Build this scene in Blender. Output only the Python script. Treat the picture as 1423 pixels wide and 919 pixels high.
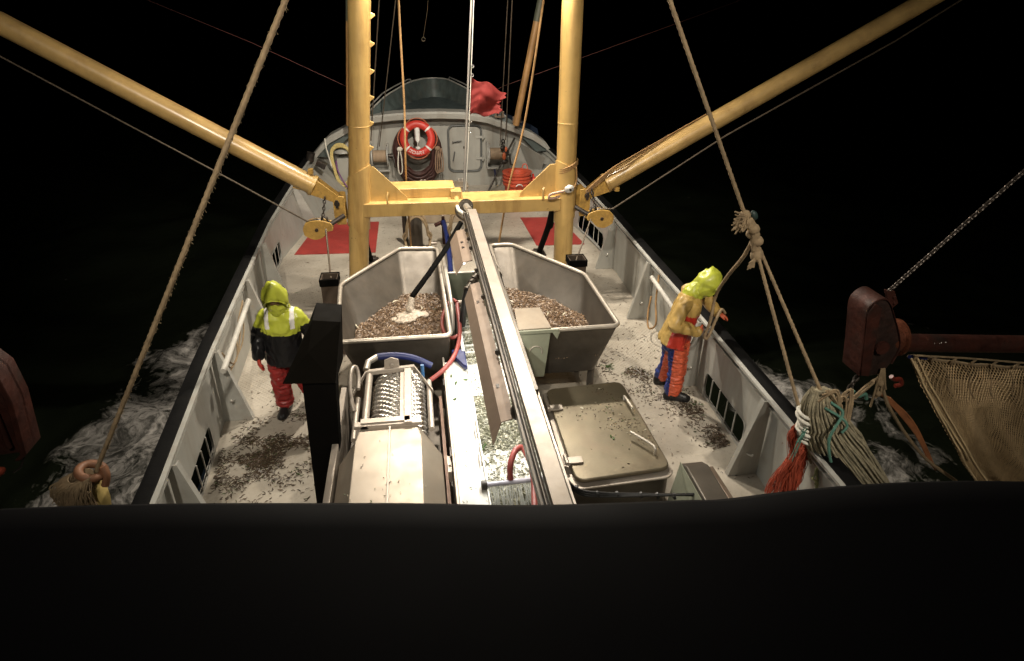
import bpy, bmesh, math, random
from mathutils import Vector, Matrix, noise
rad = math.radians
random.seed(7)
for o in list(bpy.data.objects): bpy.data.objects.remove(o)
SC = bpy.context.scene
COL = SC.collection

# ------------------------------------------------------------------ camera
cam_d = bpy.data.cameras.new('camera'); cam = bpy.data.objects.new('camera', cam_d); COL.objects.link(cam)
cam_d.sensor_width = 36; cam_d.lens = 36 * 870 / 1423
cam_d.clip_start = 0.05; cam_d.clip_end = 2000
cam.location = (-0.7, 0, 4.7)
cam.matrix_world = (Matrix.Translation((-0.7, 0, 4.7)) @ Matrix.Rotation(rad(-8.9), 4, 'Z')
                    @ Matrix.Rotation(rad(61.8), 4, 'X') @ Matrix.Rotation(rad(.75), 4, 'Z'))
SC.camera = cam
# ------------------------------------------------------------------ night sky
W = bpy.data.worlds.new('World'); SC.world = W; W.use_nodes = True
nt = W.node_tree; nt.nodes.clear()
sky = nt.nodes.new('ShaderNodeTexSky'); sky.sky_type = 'NISHITA'; sky.sun_disc = False
sky.sun_elevation = rad(-8); sky.sun_rotation = rad(200)
bg = nt.nodes.new('ShaderNodeBackground'); bg.inputs[1].default_value = 0.05
wo = nt.nodes.new('ShaderNodeOutputWorld')
nt.links.new(sky.outputs[0], bg.inputs[0]); nt.links.new(bg.outputs[0], wo.inputs[0])
SC.view_settings.view_transform = 'Standard'; SC.view_settings.look = 'None'
SC.view_settings.exposure = 0.1; SC.view_settings.gamma = 1.0
SC.view_settings.use_curve_mapping = False
SC.render.engine = 'CYCLES'
SC.render.resolution_x = 1024; SC.render.resolution_y = 661

# ------------------------------------------------------------------ materials
MATS = {}
def nd(t, typ, **kw):
    n = t.nodes.new(typ)
    for k, v in kw.items():
        if k.startswith('i_'): n.inputs[k[2:].replace('_', ' ')].default_value = v
        else: setattr(n, k, v)
    return n
def mat(name, col, rough=.5, metal=0., var=.25, scale=4., bump=.0, bscale=40., dirt=None, dirt_amt=.5, dscale=3.,
        coat=0., spots=None, spot_scale=30., spot_thr=.68, rvar=.15, aniso=None, island=None, sub=0., spec=.5, emit=None, streak=False):
    if name in MATS: return MATS[name]
    m = bpy.data.materials.new(name); m.use_nodes = True; t = m.node_tree; t.nodes.clear()
    out = nd(t, 'ShaderNodeOutputMaterial'); p = nd(t, 'ShaderNodeBsdfPrincipled')
    L = t.links.new; L(p.outputs[0], out.inputs[0])
    tc = nd(t, 'ShaderNodeTexCoord'); co = tc.outputs['Object']
    if aniso:
        mp = nd(t, 'ShaderNodeMapping'); mp.inputs['Scale'].default_value = aniso; L(co, mp.inputs[0]); co = mp.outputs[0]
    c = (*col, 1)
    n1 = nd(t, 'ShaderNodeTexNoise', i_Scale=scale, i_Detail=6., i_Roughness=.6); L(co, n1.inputs[0])
    r1 = nd(t, 'ShaderNodeMapRange'); r1.inputs[1].default_value = .3; r1.inputs[2].default_value = .7
    r1.inputs[3].default_value = 1 - var; r1.inputs[4].default_value = 1 + var * .6; L(n1.outputs[0], r1.inputs[0])
    mx = nd(t, 'ShaderNodeMix', data_type='RGBA', blend_type='MULTIPLY'); mx.inputs[0].default_value = 1
    mx.inputs[6].default_value = c; L(r1.outputs[0], mx.inputs[7]); cur = mx.outputs[2]
    if island:
        g = nd(t, 'ShaderNodeNewGeometry'); cr = nd(t, 'ShaderNodeValToRGB'); e = cr.color_ramp.elements
        e[0].color = (*island[0], 1); e[1].color = (*island[-1], 1)
        for i, ic in enumerate(island[1:-1]):
            x = e.new((i + 1) / (len(island) - 1)); x.color = (*ic, 1)
        L(g.outputs['Random Per Island'], cr.inputs[0]); mx.inputs[0].default_value = 1; L(cr.outputs[0], mx.inputs[6])
    if dirt:
        n2 = nd(t, 'ShaderNodeTexNoise', i_Scale=dscale, i_Detail=9., i_Roughness=.68); 
        if streak:
            mp2 = nd(t, 'ShaderNodeMapping'); mp2.inputs['Scale'].default_value = (1.6, 1.6, .18); L(tc.outputs['Object'], mp2.inputs[0]); L(mp2.outputs[0], n2.inputs[0])
        else: L(co, n2.inputs[0])
        r2 = nd(t, 'ShaderNodeMapRange'); r2.inputs[1].default_value = .5; r2.inputs[2].default_value = .75
        r2.inputs[4].default_value = dirt_amt; L(n2.outputs[0], r2.inputs[0])
        m2 = nd(t, 'ShaderNodeMix', data_type='RGBA'); L(r2.outputs[0], m2.inputs[0]); L(cur, m2.inputs[6])
        m2.inputs[7].default_value = (*dirt, 1); cur = m2.outputs[2]
    if spots:
        n3 = nd(t, 'ShaderNodeTexNoise', i_Scale=spot_scale, i_Detail=3.); L(co, n3.inputs[0])
        r3 = nd(t, 'ShaderNodeMapRange'); r3.inputs[1].default_value = spot_thr; r3.inputs[2].default_value = spot_thr + .04
        L(n3.outputs[0], r3.inputs[0])
        m3 = nd(t, 'ShaderNodeMix', data_type='RGBA'); L(r3.outputs[0], m3.inputs[0]); L(cur, m3.inputs[6])
        m3.inputs[7].default_value = (*spots, 1); cur = m3.outputs[2]
    L(cur, p.inputs['Base Color'])
    rr = nd(t, 'ShaderNodeMapRange'); rr.inputs[3].default_value = max(.03, rough - rvar); rr.inputs[4].default_value = min(1, rough + rvar)
    n4 = nd(t, 'ShaderNodeTexNoise', i_Scale=scale * 2.3, i_Detail=5.); L(co, n4.inputs[0]); L(n4.outputs[0], rr.inputs[0])
    L(rr.outputs[0], p.inputs['Roughness']); p.inputs['Metallic'].default_value = metal
    p.inputs['Specular IOR Level'].default_value = spec
    if coat: p.inputs['Coat Weight'].default_value = coat; p.inputs['Coat Roughness'].default_value = .2
    if sub: p.inputs['Subsurface Weight'].default_value = sub; p.inputs['Subsurface Radius'].default_value = (.02, .01, .006)
    if bump:
        nb = nd(t, 'ShaderNodeTexNoise', i_Scale=bscale, i_Detail=5.); L(co, nb.inputs[0])
        b = nd(t, 'ShaderNodeBump', i_Strength=bump, i_Distance=.01); L(nb.outputs[0], b.inputs['Height']); L(b.outputs[0], p.inputs['Normal'])
    if emit:
        p.inputs['Emission Color'].default_value = (*emit[0], 1); p.inputs['Emission Strength'].default_value = emit[1]
    MATS[name] = m; return m
GREY = mat('grey hull paint', (.355, .35, .315), .45, var=.14, scale=1.3, dirt=(.20, .16, .115), dirt_amt=.55, dscale=1.8, streak=True, spots=(.16, .07, .035), spot_thr=.73, spot_scale=18, bump=.12, bscale=9)
GREYP = mat('grey fitting paint', (.39, .385, .35), .45, var=.15, dirt=(.2, .13, .08), dirt_amt=.5, bump=.1)
BLACKR = mat('black rubber', (.004, .004, .004), .75, spec=.12, var=.4, bump=.3, bscale=20, dirt=(.015, .014, .012), dirt_amt=.4)
BLACKP = mat('matt black paint', (.0035, .0031, .0026), .8, spec=.05, var=.3, bump=.1)
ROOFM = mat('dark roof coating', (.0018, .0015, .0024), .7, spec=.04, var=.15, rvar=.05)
YEL = mat('yellow mast paint', (.56, .37, .13), .36, var=.16, scale=2.2, dirt=(.20, .085, .022), dirt_amt=.75, dscale=2.2, streak=True, coat=.15, spots=(.10, .045, .02), spot_scale=22, spot_thr=.74, bump=.08, bscale=30, rvar=.1)
YELW = mat('worn yellow paint', (.55, .33, .08), .45, var=.3, scale=8, dirt=(.14, .07, .03), dirt_amt=.85, dscale=7, bump=.3, bscale=40)
YELB = mat('boom paint', (.56, .37, .14), .33, var=.2, scale=3, dirt=(.2, .11, .05), dirt_amt=.45, dscale=2.6, coat=.4, bump=.1, bscale=25)
STEEL = mat('brushed stainless steel', (.105, .090, .072), .45, metal=.5, var=.3, scale=3, dirt=(.06, .044, .03), dirt_amt=.65, dscale=2.2, bump=.06, bscale=60, rvar=.12)
STEELB = mat('bright stainless steel', (.40, .35, .295), .42, metal=.35, var=.12, scale=3, dirt=(.28, .22, .155), dirt_amt=.5, dscale=4, bump=.05, bscale=60, rvar=.12)
STEELP = mat('polished pipe steel', (.50, .45, .38), .40, metal=.55, var=.12, scale=5, rvar=.08)
TRAY = mat('white plastic board', (.66, .65, .60), .4, var=.06, scale=3, dirt=(.45, .38, .28), dirt_amt=.35, dscale=6)
BELT = mat('white conveyor belt', (.66, .65, .60), .4, var=.1, scale=5, dirt=(.2, .19, .12), dirt_amt=.8, dscale=5)
RED = mat('red deck mat', (.36, .040, .032), .7, var=.2, scale=2, bump=.5, bscale=60, spots=(.55, .2, .15), spot_scale=60, spot_thr=.74, dirt=(.15, .03, .025), dirt_amt=.5)
WIRE = mat('wire rope steel', (.11, .085, .06), .45, metal=.4, var=.4, scale=20)
DARKM = mat('dark oily steel', (.045, .038, .032), .42, metal=.4, var=.4, scale=7, dirt=(.12, .06, .03), dirt_amt=.5)
ROPE = mat('hemp rope', (.29, .21, .12), .85, var=.3, scale=14, dirt=(.13, .09, .055), dirt_amt=.6, dscale=5, bump=.5, bscale=150)
ROPEB = mat('brown thin rope', (.33, .19, .075), .8, var=.3, scale=14, dirt=(.1, .05, .02), dirt_amt=.5)
ROPEW = mat('white rope', (.72, .69, .6), .8, var=.15, scale=14, bump=.3, bscale=150)
ROPEY = mat('yellow cord', (.62, .50, .2), .8, var=.2, scale=20)
ROPER = mat('thin red line', (.09, .03, .025), .7, var=.2)
RUST = mat('rusty red steel', (.045, .013, .008), .62, metal=.15, var=.5, scale=5, dirt=(.02, .014, .01), dirt_amt=.9, dscale=3, bump=1, bscale=14, rvar=.2, spec=.35)
LBR = mat('lifebuoy red', (.62, .045, .03), .45, var=.1); WHITE = mat('white plastic', (.8, .79, .75), .4, var=.06)
ORB = mat('orange red plastic', (.55, .085, .04), .5, var=.18, scale=5, dirt=(.2, .04, .03), dirt_amt=.4)
HOSED = mat('dark red hose', (.06, .022, .018), .5, var=.4, scale=9); HOSEB = mat('black hose', (.012, .012, .012), .35, var=.3)
HOSER = mat('red rubber hose', (.27, .055, .045), .45, var=.25, scale=7); BLUE = mat('blue hose', (.010, .018, .095), .45, var=.25, scale=6)
BROWNP = mat('tan painted plate', (.31, .25, .18), .6, var=.2, dirt=(.2, .14, .09), dirt_amt=.5)
GRN = mat('grey green plate', (.25, .26, .19), .5, metal=.2, var=.15, dirt=(.2, .18, .12), dirt_amt=.4)
GLASS = mat('dark glass', (.01, .012, .014), .08, var=.1)
LAMPG = mat('lit lamp glass', (.9, .9, .85), .3, emit=((1, .93, .8), 30)); TUBEL = mat('lit tube', (.9, .9, .85), .3, emit=((1, .98, .9), 14))
FLAG = mat('red flag cloth', (.15, .017, .015), .8, spec=.25, var=.15, scale=5)
SHRIMP = mat('brown shrimp', (.3, .2, .12), .38, var=.2, island=((.15, .088, .05), (.26, .165, .095), (.09, .055, .034), (.38, .27, .17), (.18, .115, .068)))
SHRIMPB = mat('shrimp bed', (.12, .075, .045), .55, var=.4, scale=45, bump=1, bscale=70)
CATCH = mat('mixed wet catch', (.3, .3, .2), .4, var=.2, island=((.13, .13, .08), (.32, .31, .22), (.05, .055, .03), (.6, .58, .48), (.18, .17, .10)))
LITTER = mat('fish litter', (.2, .15, .1), .4, var=.2, island=((.05, .034, .02), (.095, .06, .035), (.022, .018, .012), (.13, .085, .05), (.045, .032, .02)))
PALEF = mat('pale little fish', (.6, .55, .42), .35, var=.2); WEED = mat('green weed', (.05, .10, .02), .5, var=.4)
FOAMB = mat('bubbly foam', (.50, .42, .33), .5, var=.35, scale=30, bump=1, bscale=80)

def deck_material():
    m = bpy.data.materials.new('worn deck paint'); m.use_nodes = True; t = m.node_tree; t.nodes.clear(); L = t.links.new
    out = nd(t, 'ShaderNodeOutputMaterial'); p = nd(t, 'ShaderNodeBsdfPrincipled'); L(p.outputs[0], out.inputs[0])
    g = nd(t, 'ShaderNodeNewGeometry'); P = g.outputs['Position']
    n = nd(t, 'ShaderNodeTexNoise', i_Scale=.9, i_Detail=8., i_Roughness=.6); L(P, n.inputs[0])
    cr = nd(t, 'ShaderNodeValToRGB'); e = cr.color_ramp.elements
    e[0].position = .34; e[0].color = (.34, .30, .24, 1); e[1].position = .62; e[1].color = (.50, .455, .38, 1); L(n.outputs[0], cr.inputs[0])
    n2 = nd(t, 'ShaderNodeTexNoise', i_Scale=7, i_Detail=9., i_Roughness=.75); L(P, n2.inputs[0])
    r2 = nd(t, 'ShaderNodeMapRange'); r2.inputs[1].default_value = .56; r2.inputs[2].default_value = .74; r2.inputs[4].default_value = .6; L(n2.outputs[0], r2.inputs[0])
    m2 = nd(t, 'ShaderNodeMix', data_type='RGBA'); L(r2.outputs[0], m2.inputs[0]); L(cr.outputs[0], m2.inputs[6]); m2.inputs[7].default_value = (.2, .155, .11, 1)
    # raised anti-slip studs in worn panels
    mp = nd(t, 'ShaderNodeMapping'); mp.inputs['Scale'].default_value = (22, 22, 22); mp.inputs['Rotation'].default_value = (0, 0, rad(45)); L(P, mp.inputs[0])
    ck = nd(t, 'ShaderNodeTexVoronoi', i_Scale=1., i_Randomness=.0); ck.distance = 'EUCLIDEAN'; L(mp.outputs[0], ck.inputs[0])
    th = nd(t, 'ShaderNodeMapRange'); th.inputs[1].default_value = .36; th.inputs[2].default_value = .28; L(ck.outputs['Distance'], th.inputs[0])
    nm = nd(t, 'ShaderNodeTexNoise', i_Scale=.55, i_Detail=3.); L(P, nm.inputs[0]); sy_ = nd(t, 'ShaderNodeSeparateXYZ'); L(P, sy_.inputs[0]); ry_ = nd(t, 'ShaderNodeMapRange'); ry_.inputs[1].default_value = 7.0; ry_.inputs[2].default_value = 7.6; L(sy_.outputs[1], ry_.inputs[0])
    rm = nd(t, 'ShaderNodeMapRange'); rm.inputs[1].default_value = .44; rm.inputs[2].default_value = .56; L(nm.outputs[0], rm.inputs[0])
    mu = nd(t, 'ShaderNodeMath', operation='MULTIPLY'); mq = nd(t, 'ShaderNodeMath', operation='MULTIPLY'); L(rm.outputs[0], mq.inputs[0]); L(ry_.outputs[0], mq.inputs[1]); L(th.outputs[0], mu.inputs[0]); L(mq.outputs[0], mu.inputs[1])
    mu2 = nd(t, 'ShaderNodeMath', operation='MULTIPLY'); L(mu.outputs[0], mu2.inputs[0]); mu2.inputs[1].default_value = .42
    m3 = nd(t, 'ShaderNodeMix', data_type='RGBA'); L(mu2.outputs[0], m3.inputs[0]); L(m2.outputs[2], m3.inputs[6]); m3.inputs[7].default_value = (.16, .13, .10, 1)
    # small specks
    n5 = nd(t, 'ShaderNodeTexNoise', i_Scale=34, i_Detail=2.); L(P, n5.inputs[0])
    r5 = nd(t, 'ShaderNodeMapRange'); r5.inputs[1].default_value = .70; r5.inputs[2].default_value = .74; r5.inputs[4].default_value = .8; L(n5.outputs[0], r5.inputs[0])
    m5 = nd(t, 'ShaderNodeMix', data_type='RGBA'); L(r5.outputs[0], m5.inputs[0]); L(m3.outputs[2], m5.inputs[6]); m5.inputs[7].default_value = (.07, .05, .035, 1)
    L(m5.outputs[2], p.inputs['Base Color'])
    rr = nd(t, 'ShaderNodeMapRange'); rr.inputs[1].default_value = .35; rr.inputs[2].default_value = .65; rr.inputs[3].default_value = .16; rr.inputs[4].default_value = .62; L(n2.outputs[0], rr.inputs[0]); L(rr.outputs[0], p.inputs['Roughness'])
    ad = nd(t, 'ShaderNodeMath', operation='ADD'); L(mu.outputs[0], ad.inputs[0]); L(n2.outputs[0], ad.inputs[1])
    b = nd(t, 'ShaderNodeBump', i_Strength=.35, i_Distance=.006); L(ad.outputs[0], b.inputs['Height']); L(b.outputs[0], p.inputs['Normal'])
    return m
DECK = deck_material()

def sea_material():
    m = bpy.data.materials.new('night sea'); m.use_nodes = True; t = m.node_tree; t.nodes.clear(); L = t.links.new
    out = nd(t, 'ShaderNodeOutputMaterial'); p = nd(t, 'ShaderNodeBsdfPrincipled'); L(p.outputs[0], out.inputs[0])
    g = nd(t, 'ShaderNodeNewGeometry'); P = g.outputs['Position']
    at = nd(t, 'ShaderNodeAttribute', attribute_name='wake')
    # stretched, warped foam threads
    w = nd(t, 'ShaderNodeTexNoise', i_Scale=.8, i_Detail=4.); L(P, w.inputs[0])
    vm = nd(t, 'ShaderNodeVectorMath', operation='MULTIPLY_ADD'); L(w.outputs['Color'], vm.inputs[0]); vm.inputs[1].default_value = (1.6, 1.6, 0); L(P, vm.inputs[2])
    mp = nd(t, 'ShaderNodeMapping'); mp.inputs['Scale'].default_value = (2.0, 1.15, 1); mp.inputs['Rotation'].default_value = (0, 0, rad(8)); L(vm.outputs[0], mp.inputs[0])
    n = nd(t, 'ShaderNodeTexNoise', i_Scale=1.1, i_Detail=12., i_Roughness=.68); L(mp.outputs[0], n.inputs[0])
    v = nd(t, 'ShaderNodeTexNoise', noise_type='RIDGED_MULTIFRACTAL', i_Scale=1.5, i_Detail=8., i_Roughness=.55); L(mp.outputs[0], v.inputs[0])
    vr = nd(t, 'ShaderNodeMapRange'); vr.inputs[1].default_value = .2; vr.inputs[2].default_value = 1.7; vr.inputs[3].default_value = -.1; vr.inputs[4].default_value = .17; L(v.outputs[0], vr.inputs[0])
    a = nd(t, 'ShaderNodeMath', operation='ADD'); L(n.outputs[0], a.inputs[0]); L(vr.outputs[0], a.inputs[1])
    s = nd(t, 'ShaderNodeMath', operation='MULTIPLY_ADD'); L(at.outputs['Fac'], s.inputs[0]); s.inputs[1].default_value = .55; s.inputs[2].default_value = -.47
    a2 = nd(t, 'ShaderNodeMath', operation='ADD'); L(a.outputs[0], a2.inputs[0]); L(s.outputs[0], a2.inputs[1])
    fr = nd(t, 'ShaderNodeMapRange'); fr.inputs[1].default_value = .36; fr.inputs[2].default_value = .64; L(a2.outputs[0], fr.inputs[0])
    # fine foam texture
    nf = nd(t, 'ShaderNodeTexNoise', i_Scale=9, i_Detail=8., i_Roughness=.7); L(vm.outputs[0], nf.inputs[0])
    rf = nd(t, 'ShaderNodeMapRange'); rf.inputs[1].default_value = .34; rf.inputs[2].default_value = .62; rf.inputs[3].default_value = .08; L(nf.outputs[0], rf.inputs[0])
    fm0 = nd(t, 'ShaderNodeMath', operation='MULTIPLY'); L(fr.outputs[0], fm0.inputs[0]); L(rf.outputs[0], fm0.inputs[1])
    fk = nd(t, 'ShaderNodeTexNoise', i_Scale=1.3, i_Detail=10., i_Roughness=.78); L(P, fk.inputs[0]); fkr = nd(t, 'ShaderNodeMapRange'); fkr.inputs[1].default_value = .66; fkr.inputs[2].default_value = .76; fkr.inputs[4].default_value = .35; L(fk.outputs[0], fkr.inputs[0])
    fm = nd(t, 'ShaderNodeMath', operation='MAXIMUM'); L(fm0.outputs[0], fm.inputs[0]); L(fkr.outputs[0], fm.inputs[1])
    mx = nd(t, 'ShaderNodeMix', data_type='RGBA'); L(fm.outputs[0], mx.inputs[0]); mx.inputs[6].default_value = (.007, .009, .005, 1); mx.inputs[7].default_value = (.85, .80, .74, 1)
    L(mx.outputs[2], p.inputs['Base Color'])
    rr = nd(t, 'ShaderNodeMapRange'); rr.inputs[3].default_value = .12; rr.inputs[4].default_value = .8; L(fm.outputs[0], rr.inputs[0]); L(rr.outputs[0], p.inputs['Roughness'])
    p.inputs['IOR'].default_value = 1.33; p.inputs['Specular IOR Level'].default_value = .4
    ch = nd(t, 'ShaderNodeTexNoise', i_Scale=3.2, i_Detail=7., i_Roughness=.6); L(P, ch.inputs[0])
    b = nd(t, 'ShaderNodeBump', i_Strength=.6, i_Distance=.08); L(ch.outputs[0], b.inputs['Height']); L(b.outputs[0], p.inputs['Normal'])
    return m
SEA = sea_material()

def net_material(name, col, scale_u, scale_v, open_frac, dense=None):
    """knotted diamond mesh cut as real gaps (alpha) in the sheet of netting, following its UV"""
    m = bpy.data.materials.new(name); m.use_nodes = True; t = m.node_tree; t.nodes.clear(); L = t.links.new
    out = nd(t, 'ShaderNodeOutputMaterial'); p = nd(t, 'ShaderNodeBsdfPrincipled'); L(p.outputs[0], out.inputs[0])
    uv = nd(t, 'ShaderNodeUVMap'); sp = nd(t, 'ShaderNodeSeparateXYZ'); L(uv.outputs[0], sp.inputs[0])
    def lin(sgn):
        a = nd(t, 'ShaderNodeMath', operation='MULTIPLY'); L(sp.outputs[0], a.inputs[0]); a.inputs[1].default_value = scale_u
        b = nd(t, 'ShaderNodeMath', operation='MULTIPLY_ADD'); L(sp.outputs[1], b.inputs[0]); b.inputs[1].default_value = sgn * scale_v; L(a.outputs[0], b.inputs[2])
        w = nd(t, 'ShaderNodeMath', operation='FRACT'); L(b.outputs[0], w.inputs[0])
        c = nd(t, 'ShaderNodeMath', operation='COMPARE'); L(w.outputs[0], c.inputs[0]); c.inputs[1].default_value = .5; c.inputs[2].default_value = .5 * (1 - open_frac)
        return c
    mxm = nd(t, 'ShaderNodeMath', operation='MAXIMUM'); L(lin(1).outputs[0], mxm.inputs[0]); L(lin(-1).outputs[0], mxm.inputs[1])
    L(mxm.outputs[0], p.inputs['Alpha'])
    tc = nd(t, 'ShaderNodeTexCoord'); n = nd(t, 'ShaderNodeTexNoise', i_Scale=3.5, i_Detail=8., i_Roughness=.7); L(tc.outputs['Object'], n.inputs[0])
    cr = nd(t, 'ShaderNodeValToRGB'); e = cr.color_ramp.elements; e[0].position = .35; e[1].position = .65
    e[0].color = (col[0] * .55, col[1] * .5, col[2] * .42, 1); e[1].color = (*col, 1); L(n.outputs[0], cr.inputs[0]); L(cr.outputs[0], p.inputs['Base Color'])
    p.inputs['Roughness'].default_value = .7
    return m
NETC = net_material('coarse netting', (.62, .48, .27), 62, 9, .58)
NETF = net_material('fine netting', (.46, .33, .17), 150, 95, .30)
NETG = net_material('green netting', (.2, .26, .14), 14, 12, .6)
NETB = mat('bundled netting', (.30, .26, .17), .85, var=.4, scale=20, bump=1, bscale=120, dirt=(.10, .10, .065), dirt_amt=.85, dscale=14)
FIBO = mat('orange fibre', (.36, .06, .025), .8, var=.35, scale=15); TURQ = mat('turquoise rope', (.08, .20, .15), .8, var=.3, scale=15)

# ------------------------------------------------------------------ mesh builder
ROOT = {}
def cr(pts, n=8):
    """Catmull-Rom through the points"""
    P = [Vector(p) for p in pts]
    if len(P) < 3: return [P[0].lerp(P[-1], i / n) for i in range(n + 1)]
    Q = [2 * P[0] - P[1]] + P + [2 * P[-1] - P[-2]]; out = []
    for i in range(1, len(Q) - 2):
        for k in range(n):
            t = k / n; a, b, c, d = Q[i - 1], Q[i], Q[i + 1], Q[i + 2]
            out.append(.5 * ((2 * b) + (c - a) * t + (2 * a - 5 * b + 4 * c - d) * t * t + (3 * b - a - 3 * c + d) * t ** 3))
    return out + [P[-1]]
def basis(d):
    d = d.normalized(); u = Vector((0, 0, 1)) if abs(d.z) < .9 else Vector((1, 0, 0))
    x = d.cross(u).normalized(); return x, x.cross(d).normalized()
def rotm(rx=0, ry=0, rz=0): return Matrix.Rotation(rad(rz), 3, 'Z') @ Matrix.Rotation(rad(ry), 3, 'Y') @ Matrix.Rotation(rad(rx), 3, 'X')
class MB:
    def __init__(s): s.v = []; s.f = []; s.m = []; s.uv = None
    def add(s, vs, fs, mi=0):
        o = len(s.v); s.v += [Vector(v) for v in vs]; s.f += [tuple(i + o for i in f) for f in fs]; s.m += [mi] * len(fs); return s
    def box(s, c, sz, R=None, mi=0):
        c = Vector(c); R = R or Matrix.Identity(3); vs = []
        for i in range(8):
            d = Vector(((i & 1) - .5, (i >> 1 & 1) - .5, (i >> 2) - .5)); vs.append(c + R @ Vector((d.x * sz[0], d.y * sz[1], d.z * sz[2])))
        return s.add(vs, [(0, 2, 3, 1), (4, 5, 7, 6), (0, 1, 5, 4), (2, 6, 7, 3), (0, 4, 6, 2), (1, 3, 7, 5)], mi)
    def bx(s, x0, x1, y0, y1, z0, z1, mi=0): return s.box(((x0 + x1) / 2, (y0 + y1) / 2, (z0 + z1) / 2), (abs(x1 - x0), abs(y1 - y0), abs(z1 - z0)), None, mi)
    def tube(s, pts, r, n=10, closed=False, caps=True, mi=0, twist=None):
        P = [Vector(p) for p in pts]; N = len(P); R = r if isinstance(r, (list, tuple)) else [r] * N
        if len(R) != N: R = [R[0] + (R[-1] - R[0]) * i / (N - 1) for i in range(N)]
        T = []
        for i in range(N):
            a = P[(i - 1) % N] if closed or i else P[0]; b = P[(i + 1) % N] if closed or i < N - 1 else P[-1]
            T.append((b - a).normalized())
        x, y = basis(T[0]); vs = []; L = 0
        for i in range(N):
            if i:
                ax = T[i - 1].cross(T[i])
                if ax.length > 1e-7:
                    q = Matrix.Rotation(T[i - 1].angle(T[i]), 3, ax.normalized()); x = q @ x
                x = (x - T[i] * x.dot(T[i])).normalized(); L += (P[i] - P[i - 1]).length
            y = T[i].cross(x)
            for k in range(n):
                a = 2 * math.pi * k / n; rr = R[i]
                if twist: rr *= 1 + .13 * math.cos(3 * (a - 2 * math.pi * L / twist))
                vs.append(P[i] + (x * math.cos(a) + y * math.sin(a)) * rr)
        fs = []
        for i in range(N if closed else N - 1):
            j = (i + 1) % N
            for k in range(n): fs.append((i * n + k, i * n + (k + 1) % n, j * n + (k + 1) % n, j * n + k))
        if caps and not closed: fs += [tuple(range(n))[::-1], tuple((N - 1) * n + k for k in range(n))]
        return s.add(vs, fs, mi)
    def rope(s, pts, r, mi=0, step=None):
        P = [Vector(p) for p in pts]; step = step or r * 1.1; out = [P[0]]
        for a, b in zip(P, P[1:]):
            k = max(1, int((b - a).length / step)); out += [a.lerp(b, (i + 1) / k) for i in range(k)]
        return s.tube(out, r, 9, twist=r * 9, mi=mi)
    def cyl(s, a, b, r, n=20, mi=0, r2=None): return s.tube([a, b], [r, r if r2 is None else r2], n, mi=mi)
    def lathe(s, prof, c=(0, 0, 0), R=None, n=28, mi=0, close=True):
        c = Vector(c); R = R or Matrix.Identity(3); vs = []; m = len(prof)
        for k in range(n):
            a = 2 * math.pi * k / n
            for r, h in prof: vs.append(c + R @ Vector((r * math.cos(a), r * math.sin(a), h)))
        fs = [(k * m + i, ((k + 1) % n) * m + i, ((k + 1) % n) * m + i + 1, k * m + i + 1) for k in range(n) for i in range(m - 1)]
        return s.add(vs, fs, mi)
    def prism(s, poly, h, M=None, mi=0):
        """poly in local xy, extruded h along local z; M a 4x4"""
        M = M or Matrix.Identity(4); n = len(poly)
        vs = [M @ Vector((x, y, 0)) for x, y in poly] + [M @ Vector((x, y, h)) for x, y in poly]
        return s.add(vs, [tuple(range(n))[::-1], tuple(range(n, 2 * n))] + [(i, (i + 1) % n, n + (i + 1) % n, n + i) for i in range(n)], mi)
    def prismv(s, pts, ext, mi=0):
        P = [Vector(p) for p in pts]; e = Vector(ext); n = len(P)
        return s.add(P + [p + e for p in P], [tuple(range(n))[::-1], tuple(range(n, 2 * n))] + [(i, (i + 1) % n, n + (i + 1) % n, n + i) for i in range(n)], mi)
    def torus(s, c, R, r, M=None, n=32, k=10, mi=0, sy=1.):
        c = Vector(c); M = M or Matrix.Identity(3)
        return s.tube([c + M @ Vector((R * math.cos(2 * math.pi * i / n), R * sy * math.sin(2 * math.pi * i / n), 0)) for i in range(n)], r, k, closed=True, mi=mi)
    def ell(s, c, rx, ry=None, rz=None, R=None, n=14, mi=0):
        ry = ry or rx; rz = rz or rx; c = Vector(c); R = R or Matrix.Identity(3); vs = []; fs = []; m = n // 2 + 1
        for i in range(m):
            th = math.pi * i / (m - 1)
            for k in range(n):
                a = 2 * math.pi * k / n; vs.append(c + R @ Vector((rx * math.sin(th) * math.cos(a), ry * math.sin(th) * math.sin(a), rz * math.cos(th))))
        for i in range(m - 1):
            for k in range(n): fs.append((i * n + k, (i + 1) * n + k, (i + 1) * n + (k + 1) % n, i * n + (k + 1) % n))
        return s.add(vs, fs, mi)
    def loft(s, rings, mi=0, cap=True):
        n = len(rings[0]); vs = [v for r in rings for v in r]; fs = []
        for i in range(len(rings) - 1):
            for k in range(n): fs.append((i * n + k, i * n + (k + 1) % n, (i + 1) * n + (k + 1) % n, (i + 1) * n + k))
        if cap: fs += [tuple(range(n))[::-1], tuple((len(rings) - 1) * n + k for k in range(n))]
        return s.add(vs, fs, mi)
    def grid(s, fn, nu, nv, mi=0, uv=False):
        o = len(s.v)
        vs = [fn(i / nu, j / nv) for i in range(nu + 1) for j in range(nv + 1)]; w = nv + 1
        fs = [(i * w + j, (i + 1) * w + j, (i + 1) * w + j + 1, i * w + j + 1) for i in range(nu) for j in range(nv)]
        s.add(vs, fs, mi)
        if uv: s.uv = {o + i * w + j: (i / nu, j / nv) for i in range(nu + 1) for j in range(nv + 1)}
        return s
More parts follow.
